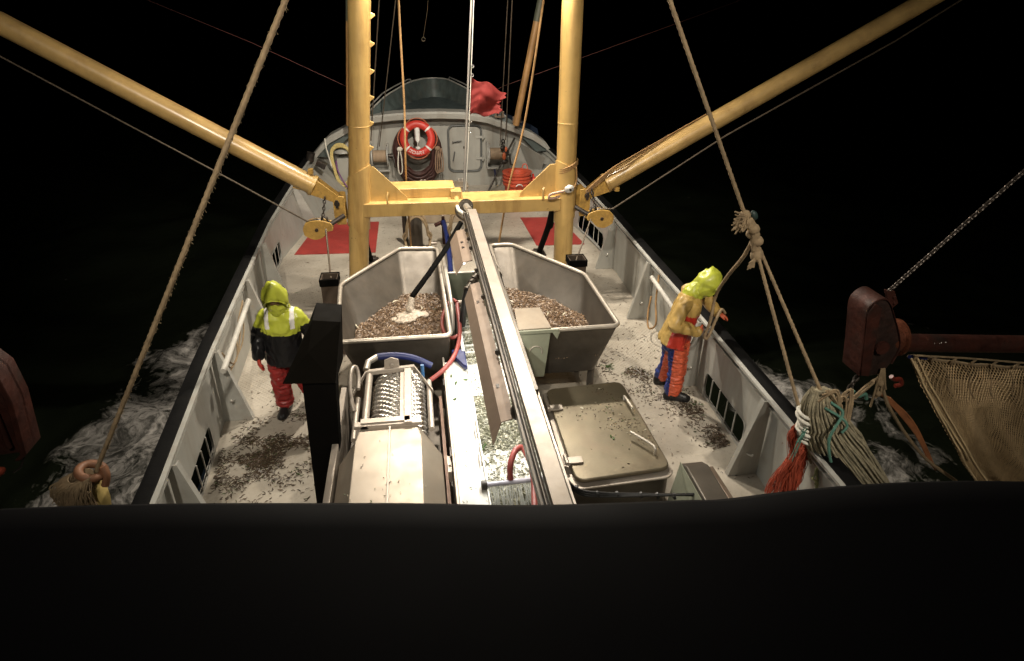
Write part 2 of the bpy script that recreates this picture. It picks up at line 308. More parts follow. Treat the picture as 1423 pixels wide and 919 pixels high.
    def build(s, name, ms, parent=None, bevel=0, smooth=True, angle=48, origin=None, fix=True):
        me = bpy.data.meshes.new(name)
        if parent is not None: org = ROOT[parent.name]
        elif origin is not None: org = Vector(origin)
        else:
            xs = [v.x for v in s.v]; ys = [v.y for v in s.v]; zs = [v.z for v in s.v]
            org = Vector(((min(xs) + max(xs)) / 2, (min(ys) + max(ys)) / 2, min(zs)))
        me.from_pydata([v - org for v in s.v], [], s.f)
        if s.uv:
            ul = me.uv_layers.new(name='UVMap')
            for l in me.loops: ul.data[l.index].uv = s.uv.get(l.vertex_index, (0, 0))
        ms = ms if isinstance(ms, (list, tuple)) else [ms]
        for m in ms: me.materials.append(m)
        for p, mi in zip(me.polygons, s.m): p.material_index = mi; p.use_smooth = smooth
        me.validate(); me.update()
        if fix:
            b = bmesh.new(); b.from_mesh(me); bmesh.ops.recalc_face_normals(b, faces=b.faces); b.to_mesh(me); b.free()
        if smooth: me.set_sharp_from_angle(angle=rad(angle))
        o = bpy.data.objects.new(name, me); COL.objects.link(o)
        ROOT[o.name] = org
        if parent is not None: o.parent = parent
        else: o.location = org
        if bevel:
            bm = o.modifiers.new('bevel', 'BEVEL'); bm.width = bevel; bm.segments = 2; bm.limit_method = 'ANGLE'; bm.angle_limit = rad(40); bm.harden_normals = False
        return o
def tag(o, label, cat=None, group=None, kind=None):
    if label: o['label'] = label
    if cat: o['category'] = cat
    if group: o['group'] = group
    if kind: o['kind'] = kind
    return o
def empty(name, loc, label, cat, group=None):
    o = bpy.data.objects.new(name, None); o.empty_display_size = .1; COL.objects.link(o); o.location = loc; ROOT[o.name] = Vector(loc)
    return tag(o, label, cat, group)
def copy_tree(o, parent=None):
    c = o.copy(); COL.objects.link(c); c.parent = parent; ROOT[c.name] = ROOT[o.name]
    for ch in o.children: copy_tree(ch, c)
    return c
def remesh(mb, vox, wr=0., wscale=12., smooth_it=2, seed=0, aniso=(1, 1, 1)):
    """fuse overlapping closed shapes into one continuous skin, then add cloth folds; returns verts, faces"""
    me = bpy.data.meshes.new('tmp'); me.from_pydata(mb.v, [], mb.f); me.update()
    b = bmesh.new(); b.from_mesh(me); bmesh.ops.recalc_face_normals(b, faces=b.faces); b.to_mesh(me); b.free()
    o = bpy.data.objects.new('tmp', me); COL.objects.link(o)
    r = o.modifiers.new('r', 'REMESH'); r.mode = 'VOXEL'; r.voxel_size = vox; r.adaptivity = 0
    sm = o.modifiers.new('s', 'SMOOTH'); sm.iterations = smooth_it; sm.factor = .6
    dg = bpy.context.evaluated_depsgraph_get(); dg.update(); ev = o.evaluated_get(dg); m2 = ev.to_mesh()
    vs = [v.co.copy() for v in m2.vertices]; ns = [v.normal.copy() for v in m2.vertices]; fs = [tuple(p.vertices) for p in m2.polygons]
    ev.to_mesh_clear(); bpy.data.objects.remove(o)
    if wr:
        for i, (v, n) in enumerate(zip(vs, ns)):
            q = Vector((v.x * aniso[0], v.y * aniso[1], v.z * aniso[2])) * wscale + Vector((seed, seed * 2, 0))
            q2 = q + noise.noise_vector(q * .5) * 1.2
            h = 1 - abs(noise.noise(q2)) * 2.6
            vs[i] = v + n * (h * wr + noise.noise(q * 2.3) * wr * .3)
    out = MB(); out.v = vs; out.f = fs; out.m = [0] * len(fs); return out
def paint(mb, fn):
    for i, f in enumerate(mb.f):
        c = sum((mb.v[k] for k in f), Vector()) / len(f); mb.m[i] = fn(c)
    return mb
def interp(tab, y):
    if y <= tab[0][0]: return tab[0][1]
    for (a, b), (c, d) in zip(tab, tab[1:]):
        if y <= c: return b + (d - b) * (y - a) / (c - a)
    return tab[-1][1]
# ------------------------------------------------------------------ working lights
def floodlight(loc, target, power, label, spot=110, blend=.6, size=.12, col=(1, .9, .76), lamp=True, aim_only=False):
    loc = Vector(loc); d = (Vector(target) - loc).normalized()
    root = empty('floodlight', loc, label, 'floodlight', 'working floodlights'); q = d.to_track_quat('-Z', 'Y')
    R = q.to_matrix()
    mb = MB(); mb.box(loc - d * .09, (.34, .24, .14), R); mb.box(loc - d * .18, (.2, .14, .06), R); mb.build('housing', BLACKP, root, bevel=.01)
    MB().box(loc - d * .017, (.30, .20, .006), R).build('glass', LAMPG, root, smooth=False)
    MB().tube([loc - d * .09 + R @ Vector((.19, 0, 0)), loc - d * .2 + R @ Vector((.19, .1, 0)), loc - d * .26 + R @ Vector((0, .16, 0)), loc - d * .2 + R @ Vector((-.19, .1, 0)), loc - d * .09 + R @ Vector((-.19, 0, 0))], .012, 8).build('yoke', DARKM, root)
    l = bpy.data.lights.new('flood', 'SPOT'); l.energy = power; l.color = col; l.spot_size = rad(spot); l.spot_blend = blend; l.shadow_soft_size = size
    lo = bpy.data.objects.new('flood_beam', l); COL.objects.link(lo); lo.location = loc + d * .03; lo.rotation_euler = q.to_euler()
    return root
floodlight((-1.0, 9.75, 5.6), (-1.6, 5.5, 0), 1050, 'left floodlight under the upper gantry beam, facing aft', 150, .5)
floodlight((1.35, 9.75, 5.6), (1.6, 5.6, 0), 1150, 'right floodlight under the upper gantry beam, facing aft', 150, .5)
floodlight((0.1, 10.2, 6.3), (0, 15.5, .8), 1800, 'floodlight behind the upper gantry beam, facing the bow', 105)
floodlight((-2.4, -2.5, 9.5), (-1.4, 12.5, .6), 3300, 'left floodlight on the tall aft mast behind the wheelhouse, facing forward', 56, .9)
floodlight((2.2, -2.5, 9.5), (.8, 12.5, .6), 1600, 'right floodlight on the tall aft mast behind the wheelhouse, facing forward', 56, .9)
floodlight((2.9, -.6, 6.2), (7.0, 5.8, .2), 900, 'small floodlight at the right side of the wheelhouse, facing the net', 80)
am = empty('aft_mast', (0, -2.9, 4.2), 'tall aft mast behind the wheelhouse carrying two floodlights', 'mast')
MB().tube([(-.1, -2.9, 4.2), (-.1, -2.9, 9.8)], .12, 16).build('pole', YEL, am)
MB().tube([(-2.6, -2.8, 9.72), (2.4, -2.8, 9.72)], .06, 12).build('yard', YEL, am)
# ------------------------------------------------------------------ hull lines
LIN = [(-6, -2.7), (0, -2.85), (4.3, -3.04), (6.6, -3.22), (8.6, -3.31), (11.5, -3.43), (14, -3.42), (16.4, -3.36), (17.3, -3.30)]   # inner edge of port rail
RIN = [(-6, 2.55), (0, 2.7), (4.8, 2.86), (6.6, 2.92), (8.8, 2.95), (11.3, 3.01), (14, 3.0), (16.4, 2.94), (17.3, 2.9)]
def wallx(s, y): return interp(LIN if s < 0 else RIN, y)
def basein(y): return interp([(0, 0), (12.3, 0), (14.5, .3), (17.3, .95)], y)     # how far the foot of the bulwark stands inboard
def bx_(s, y, z, off=0):  # point on the inner face of the bulwark; off = metres inboard
    return Vector((wallx(s, y) - s * (basein(y) * (1 - min(z, 1.)) + off), y, z))

# ------------------------------------------------------------------ sea
def sea_h(x, y):
    q = Vector((x, y, 0))
    h = .16 * math.sin(x * .35 + y * .5) + .22 * noise.noise(q * .35) + .12 * noise.noise(q * .9 + Vector((5, 1, 0)))
    wk = wake(x, y)
    h += wk * (.16 * noise.noise(q * 1.7 + Vector((0, 9, 0))) + .07 * noise.noise(q * 4.1))
    return -1.55 + h
def wake(x, y):
    if y > 13 or y < -25: return 0.
    d = abs(x) - 2.9
    if d < -1: return 0.
    if y > 13.2: return 0.
    w = min(3.9, 2.2 + (13.2 - y) * 1.3) if x < 0 else min(5.2, .8 + (12 - y) * 1.1)
    w += .5 * noise.noise(Vector((0, y * .8, x * .3)))
    f = 1 - max(0, (d / max(w, .1)) - .72) / .4
    f *= max(0., min(1., (abs(x) - 4.2) / .5))  # foam left out beside the hull, standing in for the rail's shadow
    return max(0., min(1., f)) * min(1., (13.2 - y) / .8) * (1 if x < 0 else .86)  # right side foam thinned for the weaker light there
def axis(lo, hi, flo, fhi, fine, coarse_n):
    a = [lo + (flo - lo) * (i / coarse_n) ** .4 for i in range(coarse_n)]
    k = int((fhi - flo) / fine); a += [flo + (fhi - flo) * i / k for i in range(k)]
    a += [fhi + (hi - fhi) * (i / coarse_n) ** 2.4 for i in range(coarse_n + 1)]; return a
XS = axis(-400, 400, -12, 14, .11, 24); YS = axis(-60, 900, 2, 20, .11, 24)
mb = MB(); nx, ny = len(XS), len(YS)
mb.add([(x, y, sea_h(x, y)) for x in XS for y in YS], [(i * ny + j, (i + 1) * ny + j, (i + 1) * ny + j + 1, i * ny + j + 1) for i in range(nx - 1) for j in range(ny - 1)])
wk = [wake(v.x, v.y) for v in mb.v]
sea = mb.build('sea', SEA, origin=(0, 0, 0), angle=180, fix=False); tag(sea, None, kind='structure')
at = sea.data.attributes.new('wake', 'FLOAT', 'POINT'); at.data.foreach_set('value', wk)

# ------------------------------------------------------------------ the boat itself
boat = empty('fishing_boat', (0, 6, 0), 'pale grey fishing boat seen from its wheelhouse towards the bow, red mats on deck', 'boat')
ys = [-6 + 23.3 * i / 60 for i in range(61)]
mb = MB(); vs = []
for y in ys:
    a, b = bx_(-1, y, 0), bx_(1, y, 0); vs += [a + Vector((-.0, 0, 0)), b]
mb.add(vs, [(2 * i, 2 * i + 1, 2 * i + 3, 2 * i + 2) for i in range(len(ys) - 1)])
mb.build('deck', DECK, boat, smooth=False)
# outer hull: topsides and stem
def hull_ring(s, y):
    x = wallx(s, y) + s * .10 if y <= 17.3 else s * hw(y)
    return x
def hw(y): return interp([(17, 3.1), (18, 2.55), (19, 1.75), (19.8, .95), (20.3, .3), (20.4, .02)], y)
hy = [-6 + 23 * i / 30 for i in range(31)] + [17.3, 17.7, 18, 18.5, 19, 19.4, 19.8, 20.1, 20.3, 20.4]
for s in (-1, 1):
    mb = MB(); rows = []
    for y in hy:
        x = hull_ring(s, y); top = 1.0 if y < 16 else min(2.0, 1.0 + (y - 16) * .25)
        nar = interp([(-6, .05), (10, .12), (17, .9), (20, .8), (20.4, .02)], y)
        rows.append([Vector((x, y, top)) if y > 17.3 else Vector((x, y, -.05)), Vector((x, y, -.12)), Vector((x - s * nar * .5, y - .1 * (y > 15), -1)), Vector((x - s * nar, y - .3 * (y > 15), -1.9))])
    vs = [v for r in rows for v in r]
    mb.add(vs, [(4 * i + k, 4 * i + 4 + k, 4 * i + 5 + k, 4 * i + 1 + k) for i in range(len(rows) - 1) for k in range(3)])
    mb.build('topside', mat('dark hull paint', (.02, .03, .05), .4, var=.3), boat)
# bulwark plating with freeing ports cut as real gaps
PORTS = {-1: [(2.1, 3.3, .06, .40), (4.95, 6.15, .06, .40), (10.75, 12.15, .07, .42)], 1: [(2.1, 3.3, .06, .40), (5.38, 6.52, .05, .38), (11.75, 13.35, .06, .40)]}
BRK = {-1: [2.0, 4.72, 6.75, 8.85, 10.4, 14.0], 1: [2.0, 4.95, 6.75, 8.8, 10.95, 14.3]}
for s in (-1, 1):
    mb = MB(); cuts = sorted(set(ys + [p for q in PORTS[s] for p in q[:2]]))
    def strip(y0, y1, z0, z1):
        a, b, c, d = bx_(s, y0, z0), bx_(s, y1, z0), bx_(s, y1, z1), bx_(s, y0, z1); e = Vector((s * .012, 0, 0))
        mb.add([a, b, c, d, a + e, b + e, c + e, d + e], [(0, 1, 2, 3), (7, 6, 5, 4), (0, 4, 5, 1), (3, 2, 6, 7), (0, 3, 7, 4), (1, 5, 6, 2)])
    for y0, y1 in zip(cuts, cuts[1:]):
        if y1 > 17.31: continue
        pr = [p for p in PORTS[s] if y0 >= p[0] - 1e-6 and y1 <= p[1] + 1e-6]
        if pr: strip(y0, y1, 0, pr[0][2]); strip(y0, y1, pr[0][3], 1.0)
        else: strip(y0, y1, 0, 1.0)
    # small return flange where the plate is welded to the rail
    for y0, y1 in zip(ys, ys[1:]):
        if y1 < 17.31: mb.add([bx_(s, y0, .90, 0), bx_(s, y1, .90, 0), bx_(s, y1, .90, .045), bx_(s, y0, .90, .045), bx_(s, y0, .915, 0), bx_(s, y1, .915, 0), bx_(s, y1, .915, .045), bx_(s, y0, .915, .045)],
               [(0, 1, 2, 3), (7, 6, 5, 4), (3, 2, 6, 7), (0, 4, 5, 1), (0, 3, 7, 4), (1, 5, 6, 2)])
    bw = mb.build('bulwark', GREY, boat, smooth=False)
    for (y0, y1, z0, z1) in PORTS[s]:
        # frame: rounded-corner ring standing 4 mm proud, with upright bars
        r = .09; n = 5; inn = []
        for cx_, cz, a0 in ((y1 - r, z1 - r, 0), (y0 + r, z1 - r, 90), (y0 + r, z0 + r, 180), (y1 - r, z0 + r, 270)):
            for k in range(n + 1):
                a = rad(a0 + 90 * k / n); inn.append((cx_ + r * math.cos(a), cz + r * math.sin(a)))
        outp = []
        for (y, z) in inn:
            my, mz = (y0 + y1) / 2, (z0 + z1) / 2
            oy = y1 + .012 if y > y1 - r - 1e-6 else (y0 - .012 if y < y0 + r + 1e-6 else y)
            oz = z1 + .012 if z > mz else z0 - .012
            outp.append((oy, oz))
        mb = MB(); N = len(inn)
        P = [bx_(s, y, z, .006) for y, z in inn] + [bx_(s, y, z, .006) for y, z in outp] + [bx_(s, y, z, -.02) for y, z in inn] 
        mb.add(P, [(i, (i + 1) % N, N + (i + 1) % N, N + i) for i in range(N)] + [(i, 2 * N + i, 2 * N + (i + 1) % N, (i + 1) % N) for i in range(N)])
        fp = mb.build('freeing_port', GREYP, boat, smooth=False)
        nb = 4 if y1 - y0 < 1.3 else 4
        for k in range(nb):
            y = y0 + (y1 - y0) * (k + 1) / (nb + 1)
            MB().tube([bx_(s, y, z0, .012), bx_(s, y, z1, .012)], .009, 8).build('bar', mat('port bar', (.5, .48, .44), .5), fp)
    # brackets: tapering plate with a flange on its free edge
    for y in BRK[s]:
        w = .33; top = bx_(s, y, .985, .02); tf = bx_(s, y, .985, .10); foot = bx_(s, y, .004, w if y < 13 else .3); fb = bx_(s, y, .004, 0); 
        mb = MB().prismv([top, tf, foot, fb], (0, .012, 0))
        d = (foot - tf); nrm = Vector((-s, 0, 0)); 
        mb.prismv([tf, tf + Vector((0, .07, 0)), foot + Vector((0, .07, 0)), foot], nrm * .012)
        br = mb.build('bracket', GREYP if s < 0 else GREY, boat, smooth=False)
        if 4 < y < 12:
            c = bx_(s, y, .30 if y > 7 else .32, .17)
            mb = MB().tube(cr([c + Vector((0, -.10, .05)), c + Vector((s * .02, -.06, -.0)), c + Vector((0, .0, -.01)), c + Vector((-s * .02, .08, .02)), c + Vector((-s * .03, .13, .07))], 4), .011, 8)
            mb.build('lashing_horn', mat('horn steel', (.6, .58, .52), .4, metal=.5), br)
    # black rail cap
    mb = MB(); cap = [y for y in ys if y <= 17.01]
    rings = []
    for y in cap:
        x = wallx(s, y); zt = 1.0
        rings.append([Vector((x - s * .03, y, zt)), Vector((x - s * .03, y, zt + .035)), Vector((x + s * .05, y, zt + .05)), Vector((x + s * .10, y, zt + .04)), Vector((x + s * .115, y, zt - .02)), Vector((x + s * .10, y, zt - .14)), Vector((x + s * .02, y, zt - .10))])
    mb.loft(rings).build('rail_cap', BLACKR, boat, angle=50)
    # inboard steel edge of the rail
    mb = MB(); rings = []
    for y in cap: x = wallx(s, y); rings.append([Vector((x - s * .075, y, .985)), Vector((x - s * .075, y, 1.015)), Vector((x - s * .031, y, 1.02)), Vector((x - s * .031, y, .985))])
    mb.loft(rings).build('rail_edge', GREYP, boat, smooth=False)
# red anti-slip mats
for pts, lab in (([(-3.24, 12.42), (-1.62, 12.36), (-1.62, 14.34), (-3.0, 14.39)], 0), ([(1.74, 12.36), (2.78, 12.32), (2.62, 14.2), (1.70, 14.27)], 1)):
    m_ = MB().prismv([(x, y, .004) for x, y in pts], (0, 0, .008)).build('deck_mat', RED, smooth=False)
    tag(m_, ('wide red anti-slip mat on the deck left of the left yellow mast', 'narrower red anti-slip mat on the deck behind the right yellow mast')[lab], 'mat', 'red mats on the foredeck')
# ------------------------------------------------------------------ forecastle
ARC = [(-3.36, .95), (-3.1, 1.22), (-2.85, 1.46), (-2.38, 1.70), (-1.79, 1.94), (-1.2, 2.0), (-.6, 2.03), (0, 2.035), (.6, 2.01), (1.2, 1.91), (1.9, 1.67), (2.45, 1.45), (2.8, 1.22), (2.98, .98)]
WY = 17.3
mb = MB(); top = [Vector((x, WY, z - .03)) for x, z in ARC]; bot = [Vector((max(min(x, 2.9 - .95 * (1 - min(1, 0))), -3.3 + .95), WY, 0)) for x, z in ARC]
mb.add([v for p in zip(top, bot) for v in p] + [v + Vector((0, .02, 0)) for p in zip(top, bot) for v in p], [(2 * i, 2 * i + 1, 2 * i + 3, 2 * i + 2) for i in range(len(ARC) - 1)] + [(2 * i + 28, 2 * i + 30, 2 * i + 31, 2 * i + 29) for i in range(len(ARC) - 1)])
wall = mb.build('forecastle_wall', GREY, boat, smooth=False)
# whaleback edge plate (deep coaming overhanging the wall)
rings = []
for x, z in ARC:
    rings.append([Vector((x, 16.93, z)), Vector((x, 16.90, z - .05)), Vector((x, 16.92, z - .17)), Vector((x, 16.95, z - .17)), Vector((x, 16.98, z - .03)), Vector((x, WY + .05, z - .02)), Vector((x, WY + .05, z + .01))])
MB().loft(rings).build('whaleback_edge', GREY, boat, angle=40)
# turtle back from the edge to the bow bulwark
BOW = [(-3.36, 17, .95), (-2.6, 17, 1.56), (-2.0, 17.05, 1.93), (-1.75, 17.2, 2.05), (-1.42, 17.75, 2.27), (-1.1, 18.5, 2.37), (-.75, 19.5, 2.43), (-.4, 20.1, 2.45), (-.12, 20.32, 2.455), (0, 20.34, 2.455), (.12, 20.3, 2.455), (.4, 19.95, 2.45), (.72, 18.9, 2.4), (1.05, 17.9, 2.3), (1.35, 17.3, 2.13), (1.75, 17.05, 1.85), (2.3, 17, 1.55), (2.98, 17, .98)]
mb = MB(); N = len(BOW)
deckp = [Vector((x * .86 if abs(x) > .2 else x, 17.02 + (y - 17) * .93, min(z - .04, 1.96) if y > 17.1 else z - .03)) for x, y, z in BOW]
topp = [Vector(p) for p in BOW]
mb.add(topp + deckp, [(i, i + 1, N + i + 1, N + i) for i in range(N - 1)])
mb.build('bow_bulwark', mat('shaded bow paint', (.075, .095, .09), .5, var=.4, dirt=(.09, .07, .05), dirt_amt=.5), boat, angle=50)  # lamp shading inside the bow is put into this dark colour
mb = MB(); c = Vector((0, 17.02, 1.97)); dp = deckp[3:N - 3]; mb.add([c] + dp, [(0, i + 1, i + 2) for i in range(len(dp) - 1)]); mb.build('whaleback_deck', mat('shaded green bow deck', (.06, .08, .08), .5, var=.3), boat, smooth=False)  # deck colour darkened for the same bow shading
mb = MB().tube(cr([Vector(p) + Vector((0, 0, .01)) for p in BOW[2:-2]], 4), .022, 8); mb.build('bow_capping', GREYP, boat)
for seg in ([(-1.9, 16.98, 2.0), (-1.86, 17.0, 2.08), (-1.44, 17.7, 2.39), (-1.15, 18.3, 2.48), (-.78, 19.3, 2.54), (-.70, 19.45, 2.53), (-.69, 19.5, 2.44)], [(.42, 19.9, 2.45), (.44, 19.8, 2.55), (.74, 18.8, 2.5), (1.08, 17.8, 2.4), (1.36, 17.25, 2.24), (1.42, 17.1, 2.1)]):
    MB().tube(seg, .018, 8).build('bow_hand_rail', mat('galvanised rail', (.55, .53, .5), .35, metal=.6), boat)
for x, y, z in ((1.55, 16.98, 1.92), (2.02, 17, 1.78)):   # fairlead rollers on the bow rail
    mb = MB().bx(x - .13, x + .13, y - .04, y + .1, z - .06, z - .03).cyl((x - .09, y, z - .03), (x - .09, y, z + .07), .03).cyl((x + .09, y, z - .03), (x + .09, y, z + .07), .03).tube([(x - .12, y, z + .08), (x + .12, y, z + .08)], .016)
    mb.build('fairlead', mat('weathered bronze', (.3, .22, .16), .5, metal=.4), boat)
# watertight door
DX0, DX1, DZ0, DZ1 = .24, 1.06, .44, 1.58
def rrect(x0, x1, z0, z1, r, n=5):
    out = []
    for cx_, cz, a0 in ((x1 - r, z1 - r, 0), (x0 + r, z1 - r, 90), (x0 + r, z0 + r, 180), (x1 - r, z0 + r, 270)):
        for k in range(n + 1): a = rad(a0 + 90 * k / n); out.append((cx_ + r * math.cos(a), cz + r * math.sin(a)))
    return out
MY = Matrix.Translation((0, WY, 0)) @ Matrix.Rotation(rad(90), 4, 'X')     # local xy -> world xz, extrudes to -y
mb = MB(); ring = rrect(DX0 - .035, DX1 + .035, DZ0 - .035, DZ1 + .035, .15)
mb.tube([MY @ Vector((x, z, .03)) for x, z in ring], .026, 8, closed=True); fr = mb.build('door_frame', mat('door seal grey', (.12, .125, .12), .5), boat)
mb = MB().prism(rrect(DX0, DX1, DZ0, DZ1, .13), .06, MY @ Matrix.Translation((0, 0, .005))); door = mb.build('watertight_door', GREY, boat, bevel=.01)
for z in (1.32, .76):
    MB().bx(DX1 - .12, DX1 + .12, WY - .10, WY - .066, z - .03, z + .03).cyl((DX1 + .07, WY - .1, z - .07), (DX1 + .07, WY - .1, z + .07), .02).build('hinge', GREYP, door)
for z, a in ((1.20, 8), (.72, 80)):
    p = Vector((DX0 + .08, WY - .11, z)); MB().cyl((p.x, WY - .06, z), (p.x, WY - .13, z), .02, 10).tube([p, p + Vector((.24 * math.cos(rad(a)), -.01, .24 * math.sin(rad(a)) * (1 if a < 50 else 1)))], .016, 8).build('handle', mat('dark handle', (.1, .1, .095), .5), door)
for z in (1.05, .62): MB().bx(.60, .66, WY - .075, WY - .05, z - .03, z + .03).build('dog', DARKM, door)
# mushroom vent with hanging hook at left of the forecastle wall
mb = MB().bx(-2.73, -2.42, 17.0, 17.28, .0, .88); v = mb.build('vent_trunk', GREY, boat, bevel=.01)
MB().lathe([(0, .11), (.1, .1), (.2, .04), (.21, 0), (.17, -.02), (0, -.02)], (-2.58, 17.1, 1.02)).build('vent_cap', GREYP, boat)
MB().tube([(-2.95, 16.9, 1.42), (-2.94, 16.85, 1.2), (-2.86, 16.88, .72)], .018, 8).build('hook_pipe', ROPEW, boat)
MB().tube([(-2.18 + .05 * math.cos(a), 17.22, 1.32 + .13 * math.sin(a)) for a in [i * math.pi / 8 for i in range(16)]], .012, 8, closed=True).build('eye', GREYP, boat)
# knee plates at the corner of the forecastle
for s, x in ((1, 2.62),):
    MB().prismv([(x, 17.0, .0), (x - s * .5, 17.28, 1.15), (x, 16.1, 1.0)], (s * .012, 0, 0)).build('knee_plate', GREY, boat, smooth=False)
# ------------------------------------------------------------------ wheelhouse the camera stands on
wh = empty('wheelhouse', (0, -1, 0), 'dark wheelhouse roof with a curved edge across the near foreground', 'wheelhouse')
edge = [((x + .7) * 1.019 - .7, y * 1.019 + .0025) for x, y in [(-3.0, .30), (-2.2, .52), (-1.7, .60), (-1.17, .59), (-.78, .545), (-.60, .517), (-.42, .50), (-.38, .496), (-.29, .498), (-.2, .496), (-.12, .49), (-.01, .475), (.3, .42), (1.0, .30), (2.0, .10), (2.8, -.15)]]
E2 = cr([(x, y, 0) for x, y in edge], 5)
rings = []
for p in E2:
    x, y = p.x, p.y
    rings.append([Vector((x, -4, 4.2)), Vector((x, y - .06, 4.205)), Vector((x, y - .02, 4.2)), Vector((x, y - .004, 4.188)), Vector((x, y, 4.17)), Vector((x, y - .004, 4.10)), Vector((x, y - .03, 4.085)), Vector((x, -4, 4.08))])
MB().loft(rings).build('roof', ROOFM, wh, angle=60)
MB().bx(-2.4, 2.1, -4, -.35, 0, 4.079).build('wall', GREYP, wh)
for i in range(5):
    x = -2.1 + i * .82; MB().bx(x, x + .68, -.352, -.335, 2.9, 3.75).build('window', GLASS, wh)
# ------------------------------------------------------------------ mast gantry
G = 9.9
gan = empty('mast_gantry', (0, G, 0), 'yellow twin mast gantry standing on the deck, joined by a heavy crossbeam', 'mast')
ML = [(-1.80, G, .0), (-1.33, G, 4.6), (-1.13, G, 6.6)]; MR = [(1.73, G, .0), (1.67, G, 4.6), (1.65, G, 6.6)]
def mxa(tab, z):
    for (x0, _, z0), (x1, _, z1) in zip(tab, tab[1:]):
        if z <= z1: return x0 + (x1 - x0) * (z - z0) / (z1 - z0)
for tab, r in ((ML, .158), (MR, .158)):
    k = [Vector((mxa(tab, z), G, z)) for z in [i * .3 for i in range(22)]]
    mast = MB().tube(k, r, 36).build('mast', YEL, gan)
    MB().lathe([(r + .03, 0), (r + .03, .04), (r, .04)], (tab[0][0], G, .0)).build('foot_ring', YEL, mast)
    for z in (2.95, 5.4): MB().lathe([(r, -.012), (r + .004, -.006), (r + .004, .006), (r, .012)], (mxa(tab, z), G, z)).build('weld_seam', YEL, mast)
mb = MB().bx(-1.66, 1.6, 9.74, 10.28, 1.585, 1.80); mb.build('crossbeam', YEL, gan, bevel=.012)
mb = MB().bx(-1.25, -.10, 10.0, 10.46, 1.802, 1.955); mb.build('stiffener_box', YEL, gan, bevel=.01)
mb = MB().bx(-.17, .0, 9.86, 10.1, 1.802, 1.93).cyl((-.085, 9.93, 1.87), (-.085, 9.80, 1.72), .045); mb.build('cable_outlet', YEL, gan, bevel=.008)
MB().tube([(-1.2, G, 5.75), (1.66, G, 5.75)], .12, 24).build('upper_beam', YEL, gan)
MB().tube([(1.62, G, 4.62), (.9, G, 5.7)], .05, 14).build('diagonal_brace', YEL, gan)
# gussets and sleeves
MB().prismv([(-1.62, 9.885, 1.80), (-1.62, 9.885, 2.36), (-1.46, 9.885, 2.36), (-1.34, 9.885, 2.34), (-.87, 9.885, 1.86), (-.86, 9.885, 1.80)], (0, .024, 0)).build('gusset', YEL, gan, bevel=.004)
MB().prismv([(1.70, 9.885, 1.80), (1.70, 9.885, 2.34), (1.43, 9.885, 2.31), (.96, 9.885, 1.87), (.94, 9.885, 1.80)], (0, .024, 0)).build('gusset', YEL, gan, bevel=.004)
for tab, sg in ((ML, 1), (MR, -1)):
    def sl(u, v, q=0.):
        a = rad(-150 + 300 * u); c = math.cos(a)
        z0 = 1.42 - .10 * max(0, math.cos(a * 1.0)) + .05 * math.cos(a * 3); z1 = 2.28 + .10 * math.cos(a) 
        z = z0 + (z1 - z0) * v; x = mxa(tab, z); rr = .176 + q
        ang = (0 if sg > 0 else math.pi) + a - rad(20) * sg
        return Vector((x + rr * math.cos(ang), G + rr * math.sin(ang), z))
    mb = MB().grid(lambda u, v: sl(u, v), 30, 6); mb.grid(lambda u, v: sl(u, v, -.016), 30, 6)
    n = 31 * 7
    for i in range(30):
        for j in (0, 6): a, b = i * 7 + j, (i + 1) * 7 + j; mb.f.append((a, b, b + n, a + n)); mb.m.append(0)
    mb.build('sleeve', YEL, gan)
# steps on the inboard side of the left mast
for z in [2.62 + .36 * i for i in range(11)]:
    x = mxa(ML, z) + .155
    MB().prismv([(x - .01, G - .03, z - .05), (x + .06, G - .03, z), (x + .06, G - .03, z + .02), (x - .01, G - .03, z + .05)], (0, .06, 0)).build('step', YEL, gan, bevel=.004)
# boom hinge plates
for sg, x, tab in ((-1, -1.86, ML), (1, 1.95, MR)):
    pl = [(-.02, -.24), (.12, -.24), (.155, -.1), (.15, .12), (.06, .21), (-.02, .2)]
    for y in (9.70, 9.98):
        MB().prismv([(x + sg * (px - .02), y, 1.74 + pz) for px, pz in pl], (0, .025, 0)).build('hinge_plate', YELW, gan, bevel=.004)
    MB().cyl((x + sg * .07, 9.66, 1.84), (x + sg * .07, 10.04, 1.84), .04).box((x + sg * .07, 9.655, 1.84), (.04, .03, .12)).build('hinge_pin', DARKM, gan)
# black struts between the gantry and the deck behind it
for x0, x1 in ((-1.72, -1.66), (1.62, 1.62)):
    mb = MB().tube([(x0, 10.15, 1.7), (x0 + .02, 10.6, 1.15), (x1, 11.45, .22)], .055, 16); mb.cyl((x0 + .012, 10.42, 1.37), (x0 + .03, 10.75, .99), .068)
    mb.build('black_strut', BLACKP, gan); MB().bx(x1 - .14, x1 + .14, 11.4, 11.7, .005, .17).bx(x1 - .10, x1 + .10, 11.43, 11.6, .17, .24).build('strut_foot', DARKM, gan, bevel=.01)
MB().tube([(-1.17, 9.73, 1.80), (-1.17, 9.72, 1.92), (-1.15, 9.76, 1.97)], .014, 8).build('eye_hook', YEL, gan)
